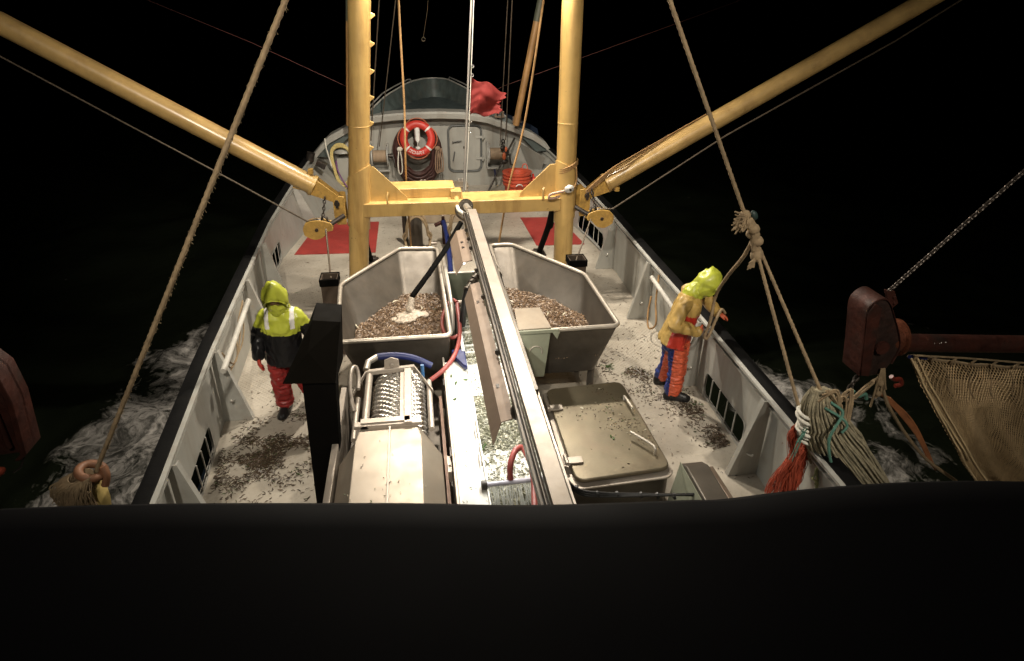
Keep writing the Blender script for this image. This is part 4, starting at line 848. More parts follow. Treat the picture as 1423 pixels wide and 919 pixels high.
def hopper(rim, bot, lab, clab, seed):
    cx_ = sum(p[0] for p in rim) / len(rim); cy = sum(p[1] for p in rim) / len(rim)
    root = empty('shrimp_hopper', (cx_, cy, 0), lab, 'hopper', 'stainless shrimp hoppers')
    R = roundpoly(rim, .09); B = roundpoly(bot, .12); N = len(R)
    def lev(t, off=0.): return [Vector((a[0] + (b[0] - a[0]) * t, a[1] + (b[1] - a[1]) * t, RZ + (BZ - RZ) * t)) for a, b in zip(R, B)]
    c0 = Vector((cx_, cy, 0)); mb = MB(); L0, L1 = lev(0), lev(1)
    inn = [[p + (Vector((c0.x, c0.y, p.z)) - p).normalized() * .012 for p in l] for l in (L0, lev(.5), L1)]
    mb.loft([L0, lev(.5), L1], cap=False); mb.loft(inn, cap=False)
    mb.f.append(tuple(range(2 * N, 3 * N))); mb.m.append(0)
    mb.build('shell', STEEL, root, angle=30, fix=False)
    MB().tube([p + Vector((0, 0, .022)) for p in L0], .028, 10, closed=True).build('rim_pipe', STEELP, root)
    for i in range(len(rim)):
        x, y = bot[i]; MB().tube([(x * .92 + cx_ * .08, y * .92 + cy * .08, BZ), (x * .92 + cx_ * .08, y * .92 + cy * .08, .004)], .045, 12).build('leg', STEEL, root)
    t = (RZ - CZ) / (RZ - BZ); P = [(a[0] + (b[0] - a[0]) * t, a[1] + (b[1] - a[1]) * t) for a, b in zip(R, B)]
    rnd = random.Random(seed); x0, x1 = min(p[0] for p in P), max(p[0] for p in P); y0, y1 = min(p[1] for p in P), max(p[1] for p in P)
    def hz(x, y): return CZ + .07 * noise.noise(Vector((x * 1.5, y * 1.5, seed))) + .025 * noise.noise(Vector((x * 7, y * 7, seed))) + .09 * math.exp(-((x - cx_) ** 2 + (y - cy + .3) ** 2) * 1.3)
    mb = MB(); nx_, ny_ = 70, 90
    gx = [x0 + (x1 - x0) * i / nx_ for i in range(nx_ + 1)]; gy = [y0 + (y1 - y0) * j / ny_ for j in range(ny_ + 1)]
    mb.add([(x, y, hz(x, y) - .01) for x in gx for y in gy], [])
    for i in range(nx_):
        for j in range(ny_):
            if inpoly((gx[i] + gx[i + 1]) / 2, (gy[j] + gy[j + 1]) / 2, P): w = ny_ + 1; mb.f.append((i * w + j, (i + 1) * w + j, (i + 1) * w + j + 1, i * w + j + 1)); mb.m.append(0)
    used = sorted({i for f in mb.f for i in f}); mp = {o: k for k, o in enumerate(used)}; mb.v = [mb.v[i] for i in used]; mb.f = [tuple(mp[i] for i in f) for f in mb.f]
    k = 0
    while k < 6500:
        x, y = rnd.uniform(x0, x1), rnd.uniform(y0, y1)
        if inpoly(x, y, P): shrimp(mb, (x, y, hz(x, y) + rnd.uniform(-.006, .014)), rnd.uniform(0, 6.3), rnd.uniform(.032, .055), rnd.uniform(.005, .0075), 1, rnd.uniform(-35, 35)); k += 1
    for _ in range(14):
        x, y = rnd.uniform(x0, x1), rnd.uniform(y0, y1)
        if inpoly(x, y, P): shrimp(mb, (x, y, hz(x, y) + .02), rnd.uniform(0, 6.3), rnd.uniform(.09, .14), .012, 2, rnd.uniform(-12, 12))
    tag(mb.build('shrimp_heap', [SHRIMPB, SHRIMP, PALEF], fix=False), clab, 'shrimp', kind='stuff')
    return root, hz
HL, hzl = hopper([(-1.70, 6.38), (-.42, 6.38), (-.45, 9.23), (-1.02, 9.29), (-1.80, 8.0)], [(-1.5, 6.6), (-.45, 6.6), (-.47, 8.2), (-.93, 8.25), (-1.5, 7.3)],
       'left stainless steel hopper full of shrimp with a black pipe ending in it', 'brown shrimp heaped in the left hopper around a patch of foam', 3)
HR, hzr = hopper([(1.60, 6.37), (.36, 6.35), (.38, 9.26), (.72, 9.28), (1.58, 7.95)], [(1.42, 6.55), (.42, 6.55), (.42, 8.2), (.68, 8.25), (1.42, 7.3)],
       'right stainless steel hopper full of shrimp beside the grey green chute box', 'brown shrimp heaped in the right hopper', 9)
# foam where the pipe discharges
mb = MB(); rnd = random.Random(5)
for i in range(120):
    a, q = rnd.uniform(0, 6.3), .17 * math.sqrt(rnd.random()); mb.ell((-.90 + q * 1.35 * math.cos(a), 7.66 + q * math.sin(a), hzl(-.90 + q * 1.35 * math.cos(a), 7.66 + q * math.sin(a)) + .012 + .03 * math.exp(-q * q * 90)), rnd.uniform(.02, .045), None, rnd.uniform(.012, .02), n=8)
mb.tube(cr([(-.86, 7.82, 1.06), (-.875, 7.78, .99), (-.9, 7.72, .90)], 5), [.035, .055], 12)
tag(remesh(mb, .012, .006, 25).build('foam_patch', FOAMB), 'pale foam patch on the shrimp under the end of the black pipe', 'foam', kind='stuff')
tag(MB().tube([(-.10, 8.75, 1.78), (-.34, 8.40, 1.53), (-.62, 8.08, 1.27), (-.855, 7.83, 1.07)], .038, 14).build('discharge_pipe', BLACKP), 'straight black pipe slanting down into the left hopper', 'pipe')
# small tank between the hoppers
root = empty('rinse_tank', (-.02, 8.0, 0), 'small greenish steel tank between the two hoppers', 'tank')
mb = MB(); x0, x1, y0, y1 = -.36, .33, 7.55, 8.5
for a in ((x0, x1, y1 - .012, y1), (x0, x1, y0, y0 + .012), (x0, x0 + .012, y0 + .012, y1 - .012), (x1 - .012, x1, y0 + .012, y1 - .012)): mb.bx(*a, .3, 1.1)
mb.bx(x0, x1, y0, y1, .28, .299); mb.build('shell', mat('greenish steel', (.15, .155, .11), .45, metal=.5, dirt=(.12, .10, .07)), root, smooth=False)
MB().tube([(x0, y1, 1.105), (x1, y1, 1.105)], .018, 8).build('rim_pipe', STEELP, root)
# bright rail pipes along the left hopper
tag(MB().tube([(-.385, 9.0, 1.24), (-.385, 8.9, 1.27), (-.36, 7.1, 1.27), (-.36, 7.05, 1.2), (-.36, 7.05, .6)], .03, 12).build('rail_pipe', STEELP), 'bright steel rail pipe along the right side of the left hopper', 'pipe')
tag(MB().tube([(-.36, 7.4, .95), (-.46, 7.4, .95)], .022, 10).build('valve_stub', mat('green enamel', (.06, .16, .11), .4)), 'small green valve on the rail pipe beside the left hopper', 'valve')
# ------------------------------------------------------------------ sorting conveyor
cv = empty('sorting_conveyor', (0, 5.6, 0), 'brightly lit white conveyor carrying the catch along the centre of the deck', 'conveyor')
MB().bx(-.505, -.262, 2.4, 6.22, .94, .96).build('side_board', TRAY, cv, bevel=.004)
MB().bx(-.262, -.25, 2.4, 6.22, .80, .985).build('inner_guard', TRAY, cv, smooth=False)
MB().bx(-.53, -.508, 2.4, 6.3, .55, .985).build('outer_rail', STEELB, cv, bevel=.004)
for y in (3.35, 4.55, 5.75): MB().bx(-.545, -.531, y, y + .13, .88, .96).cyl((-.55, y + .06, .92), (-.53, y + .06, .92), .018, 8).build('latch', DARKM, cv)
MB().bx(-.262, .40, 2.4, 7.9, .81, .83).build('belt', BELT, cv, smooth=False)
for k in range(8): MB().bx(-.255, .38, 6.42 + .17 * k, 6.45 + .17 * k, .83, .855).build('flight', TRAY, cv, smooth=False)
MB().bx(.40, .42, 2.4, 7.5, .6, 1.08).build('far_guard', STEELB, cv, smooth=False)
MB().bx(-.30, -.264, 6.3, 7.52, .72, 1.06).build('upper_board', TRAY, cv, bevel=.004)
MB().tube([(-.29, 7.42, 1.05), (-.08, 7.40, 1.05)], .022, 10).build('cross_pipe', WHITE, cv)
mb = MB()
for x in (-.5, .38):
    for y in (3., 4.5, 6.0, 7.4): mb.bx(x, x + .05, y, y + .05, .004, .8)
mb.bx(-.5, .42, 2.4, 6.2, .60, .64); mb.build('frame', STEEL, cv, smooth=False)
MB().prismv([(-.262, 5.95, 1.0), (-.30, 6.02, .97), (-.41, 6.26, .97), (-.42, 6.36, 1.0), (-.30, 6.36, 1.0), (-.262, 6.30, 1.0)], (0, 0, .05)).build('blue_cover', BLUE, cv, bevel=.015)
for y in (4.35, 4.75): MB().tube([(-.275, y, .985), (-.275, y, 1.03), (-.275, y + .2, 1.03), (-.275, y + .2, .985)], .008, 6).build('clip', STEELP, cv)
# catch on the belt
rnd = random.Random(11); mb = MB(); k = 0
for (y0, y1) in ((4.74, 5.66), (3.0, 4.26), (6.42, 6.55), (6.75, 6.9), (7.2, 7.4)):
    mb.grid(lambda u, v: Vector((-.245 + .63 * u, y0 + (y1 - y0) * v + .03 * noise.noise(Vector((u * 6, v, y0))), .833 + .016 * max(-.2, noise.noise(Vector((u * 8, v * 9 * (y1 - y0), y0))) + .35))), 30, int(40 * (y1 - y0)) + 3, mi=3)
def dens(y):
    if y > 6.35: return .35 + .6 * (math.sin(y * 12) > .1)
    if y > 5.72: return .03
    if y > 5.55: return .35
    if y > 4.72: return 1.
    if y > 4.28: return .33
    if y > 3.0: return .95
    return .2
while k < 8500:
    x, y = rnd.uniform(-.235, .37), rnd.uniform(2.6, 7.8); d = dens(y) * (.55 + .6 * noise.noise(Vector((x * 5, y * 5, 3))) + .35)
    if rnd.random() < d: shrimp(mb, (x, y, .838 + rnd.uniform(0, .03) * min(1, dens(y))), rnd.uniform(0, 6.3), rnd.uniform(.028, .05), rnd.uniform(.0045, .008), 0 if rnd.random() < .95 else 1, rnd.uniform(-25, 25)); k += 1
for _ in range(60):
    x, y = rnd.uniform(-.48, -.28), rnd.uniform(3.6, 6.1); shrimp(mb, (x, y, .963), rnd.uniform(0, 6.3), rnd.uniform(.02, .04), .003, rnd.choice((0, 0, 2)))
for x, y in ((-.20, 4.78), (-.22, 4.74), (-.45, 5.9), (-.41, 5.75), (-.3, 5.8), (-.44, 5.45)): shrimp(mb, (x, y, .975 if x < -.26 else .87), rnd.uniform(0, 6.3), .06, .014, 2)
mb.tube(cr([(-.16, 4.42, .87), (-.05, 4.48, .875), (.02, 4.56, .88), (.10, 4.62, .88)], 4), .006, 6, mi=0)
tag(mb.build('sorted_catch', [CATCH, PALEF, WEED, mat('wet catch bed', (.13, .125, .075), .4, var=.5, scale=30, bump=1, bscale=60, dirt=(.35, .33, .25), dirt_amt=.7, dscale=9)], fix=False), 'wet greenish catch and weed spread over the white conveyor', 'catch', kind='stuff')
# spray bar and red hose
root = empty('spray_bar', (0, 4.08, .95), 'pale spray pipe lying across the conveyor at its near end', 'spray pipe')
MB().tube([(-.30, 4.08, 1.0), (.42, 4.10, 1.0)], .022, 12).build('pipe', mat('lavender pipe', (.55, .53, .62), .35), root)
MB().cyl((-.31, 4.08, 1.0), (-.26, 4.08, 1.0), .04, 8).build('end_nut', DARKM, root)
mb = MB(); rnd = random.Random(2)
for k in range(46):
    x = -.25 + .62 * k / 46; y = 4.07
    mb.tube(cr([(x, y, .99), (x + rnd.uniform(-.02, .02), y - .10, .95), (x + rnd.uniform(-.03, .03), y - .22, .85)], 3), [.004, .008], 5)
wt = bpy.data.materials.new('spray water'); wt.use_nodes = True; pb = wt.node_tree.nodes['Principled BSDF']; pb.inputs['Base Color'].default_value = (.8, .82, .78, 1); pb.inputs['Roughness'].default_value = .25; pb.inputs['Transmission Weight'].default_value = .5; pb.inputs['IOR'].default_value = 1.33; pb.inputs['Alpha'].default_value = .6
mb.build('water_jets', wt, root)
tag(MB().tube(cr([(-.055, 4.10, 1.02), (-.05, 4.14, 1.14), (.0, 4.22, 1.22), (.07, 4.26, 1.22), (.12, 4.16, 1.16), (.13, 4.0, 1.08), (.10, 3.8, 1.05), (.04, 3.4, 1.1), (.0, 3.0, 1.1)], 6), .027, 12).build('red_hose', HOSER), 'short red hose looping over the spray pipe at the near end of the conveyor', 'hose', 'red hoses')
tag(MB().tube(cr([(-.27, 7.42, 1.12), (-.275, 7.3, 1.10), (-.28, 6.85, 1.06), (-.33, 6.45, 1.05), (-.42, 6.15, 1.04), (-.54, 5.98, 1.0), (-.68, 5.88, .95)], 6), .027, 12).build('red_hose', HOSER), 'long red hose hanging from the upper board to the drum sieve', 'hose', 'red hoses')
tag(MB().tube(cr([(-.27, 7.42, 1.14), (-.34, 7.55, 1.12), (-.44, 7.38, 1.05), (-.49, 7.1, 1.0), (-.46, 6.85, .98), (-.38, 6.72, 1.0), (-.29, 6.74, 1.03)], 6), .023, 12).build('red_hose', HOSER), 'looped red hose in front of the rail pipe', 'hose', 'red hoses')
tag(MB().cyl((-.27, 7.45, 1.12), (-.20, 7.44, 1.13), .03).cyl((-.20, 7.44, 1.13), (-.10, 7.42, 1.14), .045).lathe([(.045, 0), (.055, .02), (.045, .04)], (-.1, 7.42, 1.14), rotm(0, 90)).build('hose_tap', STEELB), 'small steel tap where the red hoses start', 'tap')
# ------------------------------------------------------------------ long overhead bar with its lamp shades
br = empty('cable_duct_bar', (.06, 9.7, 1.8), 'long steel duct reaching from the yellow crossbeam towards the wheelhouse', 'duct')
mb = MB().bx(.02, .145, 2.2, 9.0, 1.84, 1.90); mb.build('duct', STEELB, br, bevel=.004)
MB().bx(-.035, .018, 2.2, 9.05, 1.80, 1.835).build('dark_channel', DARKM, br, bevel=.003)
MB().bx(-.048, -.036, 2.2, 9.0, 1.80, 1.875).bx(-.012, -.004, 2.2, 9.0, 1.836, 1.862).build('thin_rail', STEEL, br, smooth=False)
MB().bx(.147, .185, 4.2, 7.2, 1.80, 1.86).bx(.147, .165, 2.2, 4.19, 1.74, 1.84).build('side_flange', STEEL, br, bevel=.003)
MB().bx(.150, .162, 7.2, 8.9, 1.80, 1.88).build('cable_strip', DARKM, br, smooth=False)
MB().cyl((.06, 9.15, 1.83), (.055, 9.70, 1.73), .05, 20).build('round_arm', STEELP, br)
mb = MB().lathe([(0, 0), (.115, 0), (.115, .02), (0, .02)], (.055, 9.735, 1.725), rotm(90 - 10))
for k in range(6): a = k * math.pi / 3; mb.ell((.055 + .085 * math.cos(a), 9.71, 1.725 + .085 * math.sin(a)), .014, n=8)
mb.build('flange', STEEL, br)
for y in (4.9, 6.1, 6.85, 7.6, 7.95, 8.3): MB().cyl((-.07, y, 1.80), (-.045, y, 1.83), .02, 8).box((-.055, y + .06, 1.80), (.05, .03, .03)).build('bolt', DARKM, br)
MB().ell((-.03, 4.02, 1.78), .045, .08, .06).build('end_knuckle', DARKM, br)
for y0, y1, xo, lab in ((3.98, 6.66, 0, 'long'), (7.35, 8.55, -.03, 'short')):
    root = empty('lamp_shade', (-.1, (y0 + y1) / 2, 1.7), f'{lab} folded metal lamp shade hanging along the left side of the duct', 'lamp shade', 'lamp shades under the duct')
    mb = MB().prismv([(-.05 + xo * .4, y0, 1.755), (-.155 + xo, y0, 1.725), (-.235 + xo * 1.6, y0 + (-.12 if xo == 0 else -.1), 1.60), (-.228 + xo * 1.6, y0 + (-.12 if xo == 0 else -.1), 1.598), (-.150 + xo, y0, 1.715), (-.05 + xo * .4, y0, 1.745)], (0, y1 - y0, 0))
    mb.build('shade', mat('tan shade metal', (.27, .20, .15), .55, metal=.2, var=.12, dirt=(.2, .15, .1), dirt_amt=.4), root, smooth=False)
    for e in (y0 + .5, y1 - .5): MB().bx(-.13 + xo, -.06 + xo, e - .03, e + .03, 1.66, 1.74).build('bracket', DARKM, root)
    MB().tube([(-.13 + xo, y0 + .15, 1.655), (-.13 + xo, y1 - .15, 1.655)], .014, 10).build('tube', TUBEL, root)
    l = bpy.data.lights.new('tube_light', 'AREA'); l.shape = 'RECTANGLE'; l.size = .06; l.size_y = y1 - y0 - .3; l.energy = 26 if xo == 0 else 7; l.color = (1, .98, .9)
    lo = bpy.data.objects.new('tube_light', l); COL.objects.link(lo); lo.location = (-.12 + xo, (y0 + y1) / 2, 1.63); lo.rotation_euler = (0, rad(-6), 0)
tag(MB().tube(cr([(-.085, 9.80, 1.73), (-.07, 9.6, 1.70), (.0, 9.25, 1.74), (.05, 9.0, 1.80)], 6), .03, 12).build('white_cable', ROPEW), 'white cable looping from the crossbeam outlet to the duct', 'cable', 'cables at the crossbeam outlet')
tag(MB().tube(cr([(-.10, 9.78, 1.71), (-.10, 9.5, 1.66), (-.03, 9.15, 1.69), (.02, 8.9, 1.77)], 6), .022, 12).build('black_cable', HOSEB), 'black cable looping under the white one at the crossbeam outlet', 'cable', 'cables at the crossbeam outlet')
for (a, b, e, f_, lab) in (((-.03, 7.15, 1.62), (-.17, 6.95, 1.52), (-.22, 6.92, 1.30), (-.24, 7.0, 1.02), 'steel hose coupling with a black hose on the left side of the duct'), ((.17, 7.5, 1.68), (.235, 7.15, 1.60), (.27, 7.0, 1.42), (.26, 7.05, 1.1), 'steel hose coupling with a black hose on the right side of the duct')):
    root = empty('hose_coupling', a, lab, 'coupling', 'hose couplings under the duct')
    a, b = Vector(a), Vector(b); mb = MB().cyl(a, b, .042, 16)
    for t in (.25, .5, .95): mb.cyl(a.lerp(b, t - .05), a.lerp(b, t + .05), .056, 16)
    for t in (.2, .4, .6): mb.box(a.lerp(b, t) + Vector((0, .05, .05)), (.03, .02, .03))
    mb.build('coupling', STEEL, root)
    MB().tube(cr([b, e, f_], 8), .043, 14).build('black_hose', HOSEB, root)
# grey green chute box on the right hopper
root = empty('chute_box', (.6, 6.3, 1.2), 'grey green sheet metal chute box hooked on the right hopper rim', 'chute')
MB().prismv([(.37, 6.30, 1.26), (.75, 6.30, 1.26), (.69, 6.30, .62), (.42, 6.30, .62)], (0, .05, 0)).build('front_plate', GRN, root, bevel=.005)
MB().prismv([(.36, 6.32, 1.265), (.76, 6.32, 1.265), (.72, 6.86, 1.27), (.40, 6.86, 1.27)], (0, 0, .012)).build('lid', BROWNP, root, bevel=.004)
MB().bx(.36, .84, 6.27, 6.295, 1.235, 1.275).prismv([(.76, 6.27, 1.235), (.85, 6.27, 1.235), (.82, 6.27, 1.14)], (0, .02, 0)).build('hook_bar', GRN, root, bevel=.003)
MB().tube([(.575 + .075 * math.cos(a), 6.292, .98 + .075 * math.sin(a)) for a in [rad(-20 + 200 * k / 14) for k in range(15)]], .006, 6).build('round_knockout', STEELB, root)
# ------------------------------------------------------------------ drum sieve
dm = empty('drum_sieve', (-1.05, 5.0, 0), 'rotary drum sieve with perforated steel drum and tan sheet metal housing', 'sieve')
def drumf(u, v):
    a = 2 * math.pi * u; y = 4.95 + 1.03 * v; w = math.cos(a * 22 + (math.floor(v * 26) % 2) * math.pi) * abs(math.sin(math.pi * v * 26))
    r_ = .275 + .013 * w; return Vector((-1.03 + r_ * math.cos(a), y, .80 + r_ * math.sin(a)))
MB().grid(drumf, 264, 208).build('perforated_drum', mat('perforated bright steel', (.62, .58, .52), .28, metal=.75, var=.3, scale=9, dirt=(.12, .08, .05), dirt_amt=.7, dscale=8), dm, angle=180, fix=False)
MB().lathe([(0, 0), (.278, 0), (.278, .04), (0, .04)], (-1.03, 5.99, .80), rotm(90), n=40).build('drum_end', STEEL, dm)
for x, z, r_, y1 in ((-1.325, 1.08, .036, 5.92), (-1.44, .96, .026, 5.6), (-.70, 1.02, .028, 5.75)): MB().tube([(x, 4.9, z), (x, y1, z)], r_, 14).build('frame_pipe', STEELB, dm)
MB().bx(-.955, -.88, 4.9, 5.92, 1.09, 1.13).bx(-1.0, -.955, 4.92, 5.9, 1.085, 1.10).build('frame_bar', STEELB, dm, bevel=.004)
P = [(-1.50, 5.52, 1.06), (-1.36, 5.90, 1.13), (-.85, 5.93, 1.14), (-.66, 5.54, 1.06)]
MB().prismv(P + [(x, y - .05 if 5.6 < y else y - .03, z) for x, y, z in P[::-1]], (0, 0, -.05)).build('back_bar', STEELB, dm, bevel=.004)
MB().prismv([(-1.17, 5.90, 1.10), (-1.0, 5.90, 1.10), (-1.01, 5.91, 1.22), (-1.085, 5.91, 1.25), (-1.16, 5.91, 1.22)], (0, .02, 0)).cyl((-1.085, 5.88, 1.17), (-1.085, 5.90, 1.17), .02).build('lifting_lug', STEELB, dm, bevel=.004)
MB().tube(cr([(-1.46, 5.35, .98), (-1.50, 5.5, 1.1), (-1.50, 5.75, 1.2), (-1.46, 5.85, 1.2), (-1.43, 5.75, 1.13), (-1.43, 5.6, 1.08)], 5), .024, 12).build('bent_handle', STEELB, dm)
MB().tube([(-1.36, 5.9, 1.12), (-1.34, 6.02, 1.15), (-1.25, 6.12, 1.15)], .035, 12).build('water_inlet', STEELP, dm)
MB().tube(cr([(-1.25, 6.12, 1.15), (-1.05, 6.14, 1.14), (-.85, 6.12, 1.10), (-.66, 6.10, 1.0)], 5), .04, 14).build('blue_hose', BLUE, dm)
MB().cyl((-.76, 5.80, 1.05), (-.76, 5.80, 1.2), .02).build('blue_tap', mat('light blue plastic', (.03, .12, .28), .4), dm)
def sec(y, k=0.): return [Vector(p) for p in ((-1.57, y, .1), (-1.57 + k, y, .82), (-1.40 + k * .3, y, 1.08), (-.80 - k * .3, y, 1.08), (-.615 - k, y, .84), (-.615, y, .1))]
MB().loft([sec(4.93, .13), sec(4.72), sec(2.4)]).build('housing', mat('tan sheet metal', (.33, .28, .22), .42, metal=.45, var=.14, scale=2, dirt=(.27, .21, .15), dirt_amt=.5, dscale=2.5, spots=(.12, .08, .05), spot_thr=.74, spot_scale=26), dm, smooth=False, bevel=.006)
MB().bx(-1.10, -1.078, 2.4, 4.92, 1.083, 1.10).build('seam_bar', STEELB, dm, bevel=.003); MB().bx(-1.42, -.79, 4.90, 4.975, 1.075, 1.115).build('front_lip', STEELB, dm, bevel=.004)
MB().bx(-1.36, -.9, 4.93, 5.0, 1.118, 1.13).build('hinge_strip', STEELB, dm)
MB().bx(-1.66, -1.60, 2.4, 6.0, .1, .86).build('side_channel', STEELB, dm, bevel=.004)
MB().bx(-.60, -.57, 2.4, 5.75, .2, .82).build('side_plate', mat('brown wet steel', (.17, .10, .07), .45, metal=.4, dirt=(.07, .04, .03)), dm)
MB().bx(-.575, -.54, 4.38, 4.6, .80, .92).cyl((-.557, 4.47, .92), (-.557, 4.47, .935), .012, 6).build('side_latch', STEELB, dm)
MB().bx(-1.55, -.62, 5.05, 6.05, .1, .5).build('catch_tray', STEEL, dm)
for x in (-1.5, -.68):
    for y in (3.0, 5.8): MB().bx(x, x + .05, y, y + .05, .004, .1).build('leg', STEEL, dm)
tag(MB().cyl((-1.95, 6.22, .62), (-1.60, 6.22, .62), .10, 24).lathe([(.10, 0), (.115, .01), (.115, .03), (.10, .04)], (-1.72, 6.22, .62), rotm(0, 90)).bx(-1.9, -1.85, 6.18, 6.26, .004, .55).bx(-1.7, -1.65, 6.18, 6.26, .004, .55).build('drive_motor', STEELP), 'horizontal steel motor barrel left of the drum sieve', 'motor')
# ------------------------------------------------------------------ black post with box head (seen from behind)
bp = empty('black_post', (-1.75, 5.1, 0), 'tall post painted black for its shade, with an angular box head beside the worker in yellow and black', 'post')
MB().prismv([(-1.905, 5.0, .004), (-1.655, 5.0, .004), (-1.535, 5.0, 1.64), (-1.835, 5.0, 1.64)], (0, .22, 0)).build('column', BLACKP, bp, bevel=.008)  # post is out of the light; its shade is put into the black
mb = MB(); A = [(-2.0, 1.60), (-1.54, 1.57), (-1.425, 2.19), (-1.655, 2.22)]
f0 = [Vector((x, 4.97, z)) for x, z in A]; f1 = [Vector((-1.95, 5.35, 1.62)), Vector((-1.5, 5.35, 1.6)), Vector((-1.44, 5.3, 2.2)), Vector((-1.66, 5.3, 2.23))]; rid = Vector((-1.72, 4.90, 1.95))
mb.add(f0 + f1 + [rid], [(0, 1, 8), (1, 2, 8), (2, 3, 8), (3, 0, 8), (4, 7, 6, 5), (0, 4, 5, 1), (1, 5, 6, 2), (2, 6, 7, 3), (3, 7, 4, 0)])
mb.build('head_box', mat('shaded box black', (.007, .006, .0045), .8, spec=.05), bp, smooth=False)  # shade put into the colour, slightly lighter for the lit top
# ------------------------------------------------------------------ deck hatch
ht = empty('deck_hatch', (1.15, 5.35, 0), 'square deck hatch with a rounded tan steel lid, two hinges and two handles', 'hatch')
MB().prism(roundpoly([(.62, 4.50), (1.66, 4.56), (1.67, 6.22), (.66, 6.16)], .12), .44, Matrix.Translation((0, 0, .004))).build('coaming', STEEL, ht, bevel=.01)
MB().prism(roundpoly([(.60, 4.48), (1.69, 4.53), (1.69, 6.24), (.64, 6.19)], .13), .02, Matrix.Translation((0, 0, .446))).build('coaming_lip', STEELB, ht, bevel=.006)
lid = MB().prism(roundpoly([(.665, 4.54), (1.67, 4.61), (1.645, 6.23), (.68, 6.17)], .12), .045, Matrix.Translation((0, 0, .478))).build('lid', mat('lid tan steel', (.19, .16, .105), .38, metal=.45, var=.2, scale=2.5, dirt=(.19, .14, .095), dirt_amt=.6, dscale=3.5, bump=.1, bscale=40), ht, bevel=.014)
for y in (5.76, 4.83): MB().bx(.60, .80, y - .05, y + .05, .526, .545).cyl((.63, y - .07, .55), (.63, y + .07, .55), .022).build('hinge', STEELB, ht, bevel=.004)
for p in ([(1.555, 5.82, .524), (1.555, 5.82, .575), (1.565, 5.56, .59)], [(1.40, 5.13, .60), (1.55, 4.90, .60), (1.57, 4.83, .585), (1.57, 4.83, .524)]): MB().tube(cr(p, 5), .015, 10).build('handle', STEELP, ht)
# steel cover in the right foreground and the black cable loom
root = empty('winch_cover', (1.8, 3.9, 0), 'steel machine cover at the right in front of the hatch', 'machine cover')
MB().prismv([(1.70, 4.50, .004), (1.70, 4.50, .66), (1.70, 4.38, .72), (1.70, 2.6, .66), (1.70, 2.6, .004)], (.225, 0, 0)).build('cover', STEEL, root, bevel=.012)
MB().prismv([(1.55, 4.42, .004), (1.697, 4.50, .004), (1.697, 4.50, .68), (1.697, 2.6, .62), (1.5, 2.6, .004)], (-.006, 0, 0)).build('side_plate', GRN, root, smooth=False)
MB().bx(1.95, 2.0, 2.6, 4.42, .004, .66).build('side_channel', mat('brown channel', (.2, .15, .11), .45, metal=.5), root, bevel=.006)
mb = MB()
for k in range(3): mb.tube(cr([(.50, 4.62, .62 - .02 * k), (.62, 4.36 - .012 * k, .60 - .016 * k), (.82, 4.27 - .012 * k, .60 - .012 * k), (1.26, 4.19 - .01 * k, .60), (1.68, 4.11, .61 + .006 * k)], 6), .013, 8)
for x in (.62, .8, .98, 1.2, 1.35, 1.5): mb.cyl((x - .01, 4.40 - (x - .5) * .26 if x < .8 else 4.27 - (x - .8) * .18, .585), (x + .012, 4.39 - (x - .5) * .26 if x < .8 else 4.27 - (x - .8) * .18, .59), .034, 10)
tag(mb.build('cable_loom', HOSEB), 'bundle of black cables with ties running from the duct in front of the hatch', 'cable')
# poles stowed along the bulwarks
tag(MB().tube([(-3.10, 8.28, .93), (-3.06, 6.62, .80)], .035, 12).build('stowed_pole', mat('pale pole', (.5, .48, .43), .5)), 'pale pole lashed inside the left bulwark beside the worker in yellow and black', 'pole', 'poles stowed on the bulwarks')
tag(MB().tube([(2.80, 8.48, .88), (2.78, 7.3, .80)], .035, 12).build('stowed_pole', mat('pale pole', (.5, .48, .43), .5)), 'pale pole stowed inside the right bulwark behind the worker in tan', 'pole', 'poles stowed on the bulwarks')
mb = MB(); 
for k in range(3): mb.tube(cr([(-3.16, 8.22, .96), (-3.15, 7.7 + .1 * k, .78 - .1 * k), (-3.12, 7.4, .56), (-3.1, 7.1 - .1 * k, .62), (-3.14, 6.95, .86)], 6), .011, 6)
tag(mb.build('hanging_line', ROPE), 'loops of tan line behind the pole on the left bulwark', 'line')
tag(MB().tube(cr([(2.88, 8.4, .95), (2.8, 8.2, .6), (2.74, 7.95, .35), (2.7, 8.1, .2), (2.76, 8.35, .3), (2.84, 8.5, .55)], 6), .014, 8).build('hanging_line', ROPEB), 'brown looped line hanging on the right bulwark behind the worker in tan', 'line')
# ------------------------------------------------------------------ litter on deck: small fish, shell and weed
rnd = random.Random(21); mb = MB()
def scat(n, cx_, cy, sx, sy, ang=0, z=.008, L=(.028, .062), dark=.93, clump=1.):
    k = 0; t = 0
    while k < n and t < n * 30:
        t += 1; a, b = rnd.gauss(0, sx), rnd.gauss(0, sy); x = cx_ + a * math.cos(ang) - b * math.sin(ang); y = cy + a * math.sin(ang) + b * math.cos(ang)
        if noise.noise(Vector((x * 3.3, y * 3.3, 7))) * clump + .25 < rnd.random() * .6: continue
        if x > wallx(1, y) - .06 or x < wallx(-1, y) + .06 or (abs(x + .6) < 1.25 and y < 6.3 and z < .1 and x > -1.9): continue
        shrimp(mb, (x, y, z), rnd.uniform(0, 6.3), rnd.uniform(*L), rnd.uniform(.003, .0065), 0 if rnd.random() < dark else rnd.choice((1, 2)), rnd.uniform(-6, 6)); k += 1
scat(2300, -2.7, 5.95, .36, .24, .3); scat(700, -2.3, 6.5, .35, .3); scat(330, -2.5, 5.4, .35, .5, clump=.5); scat(130, -2.4, 7.9, .4, 1.0, clump=.5); scat(160, -2.2, 9.3, .5, 1.2, clump=.3)
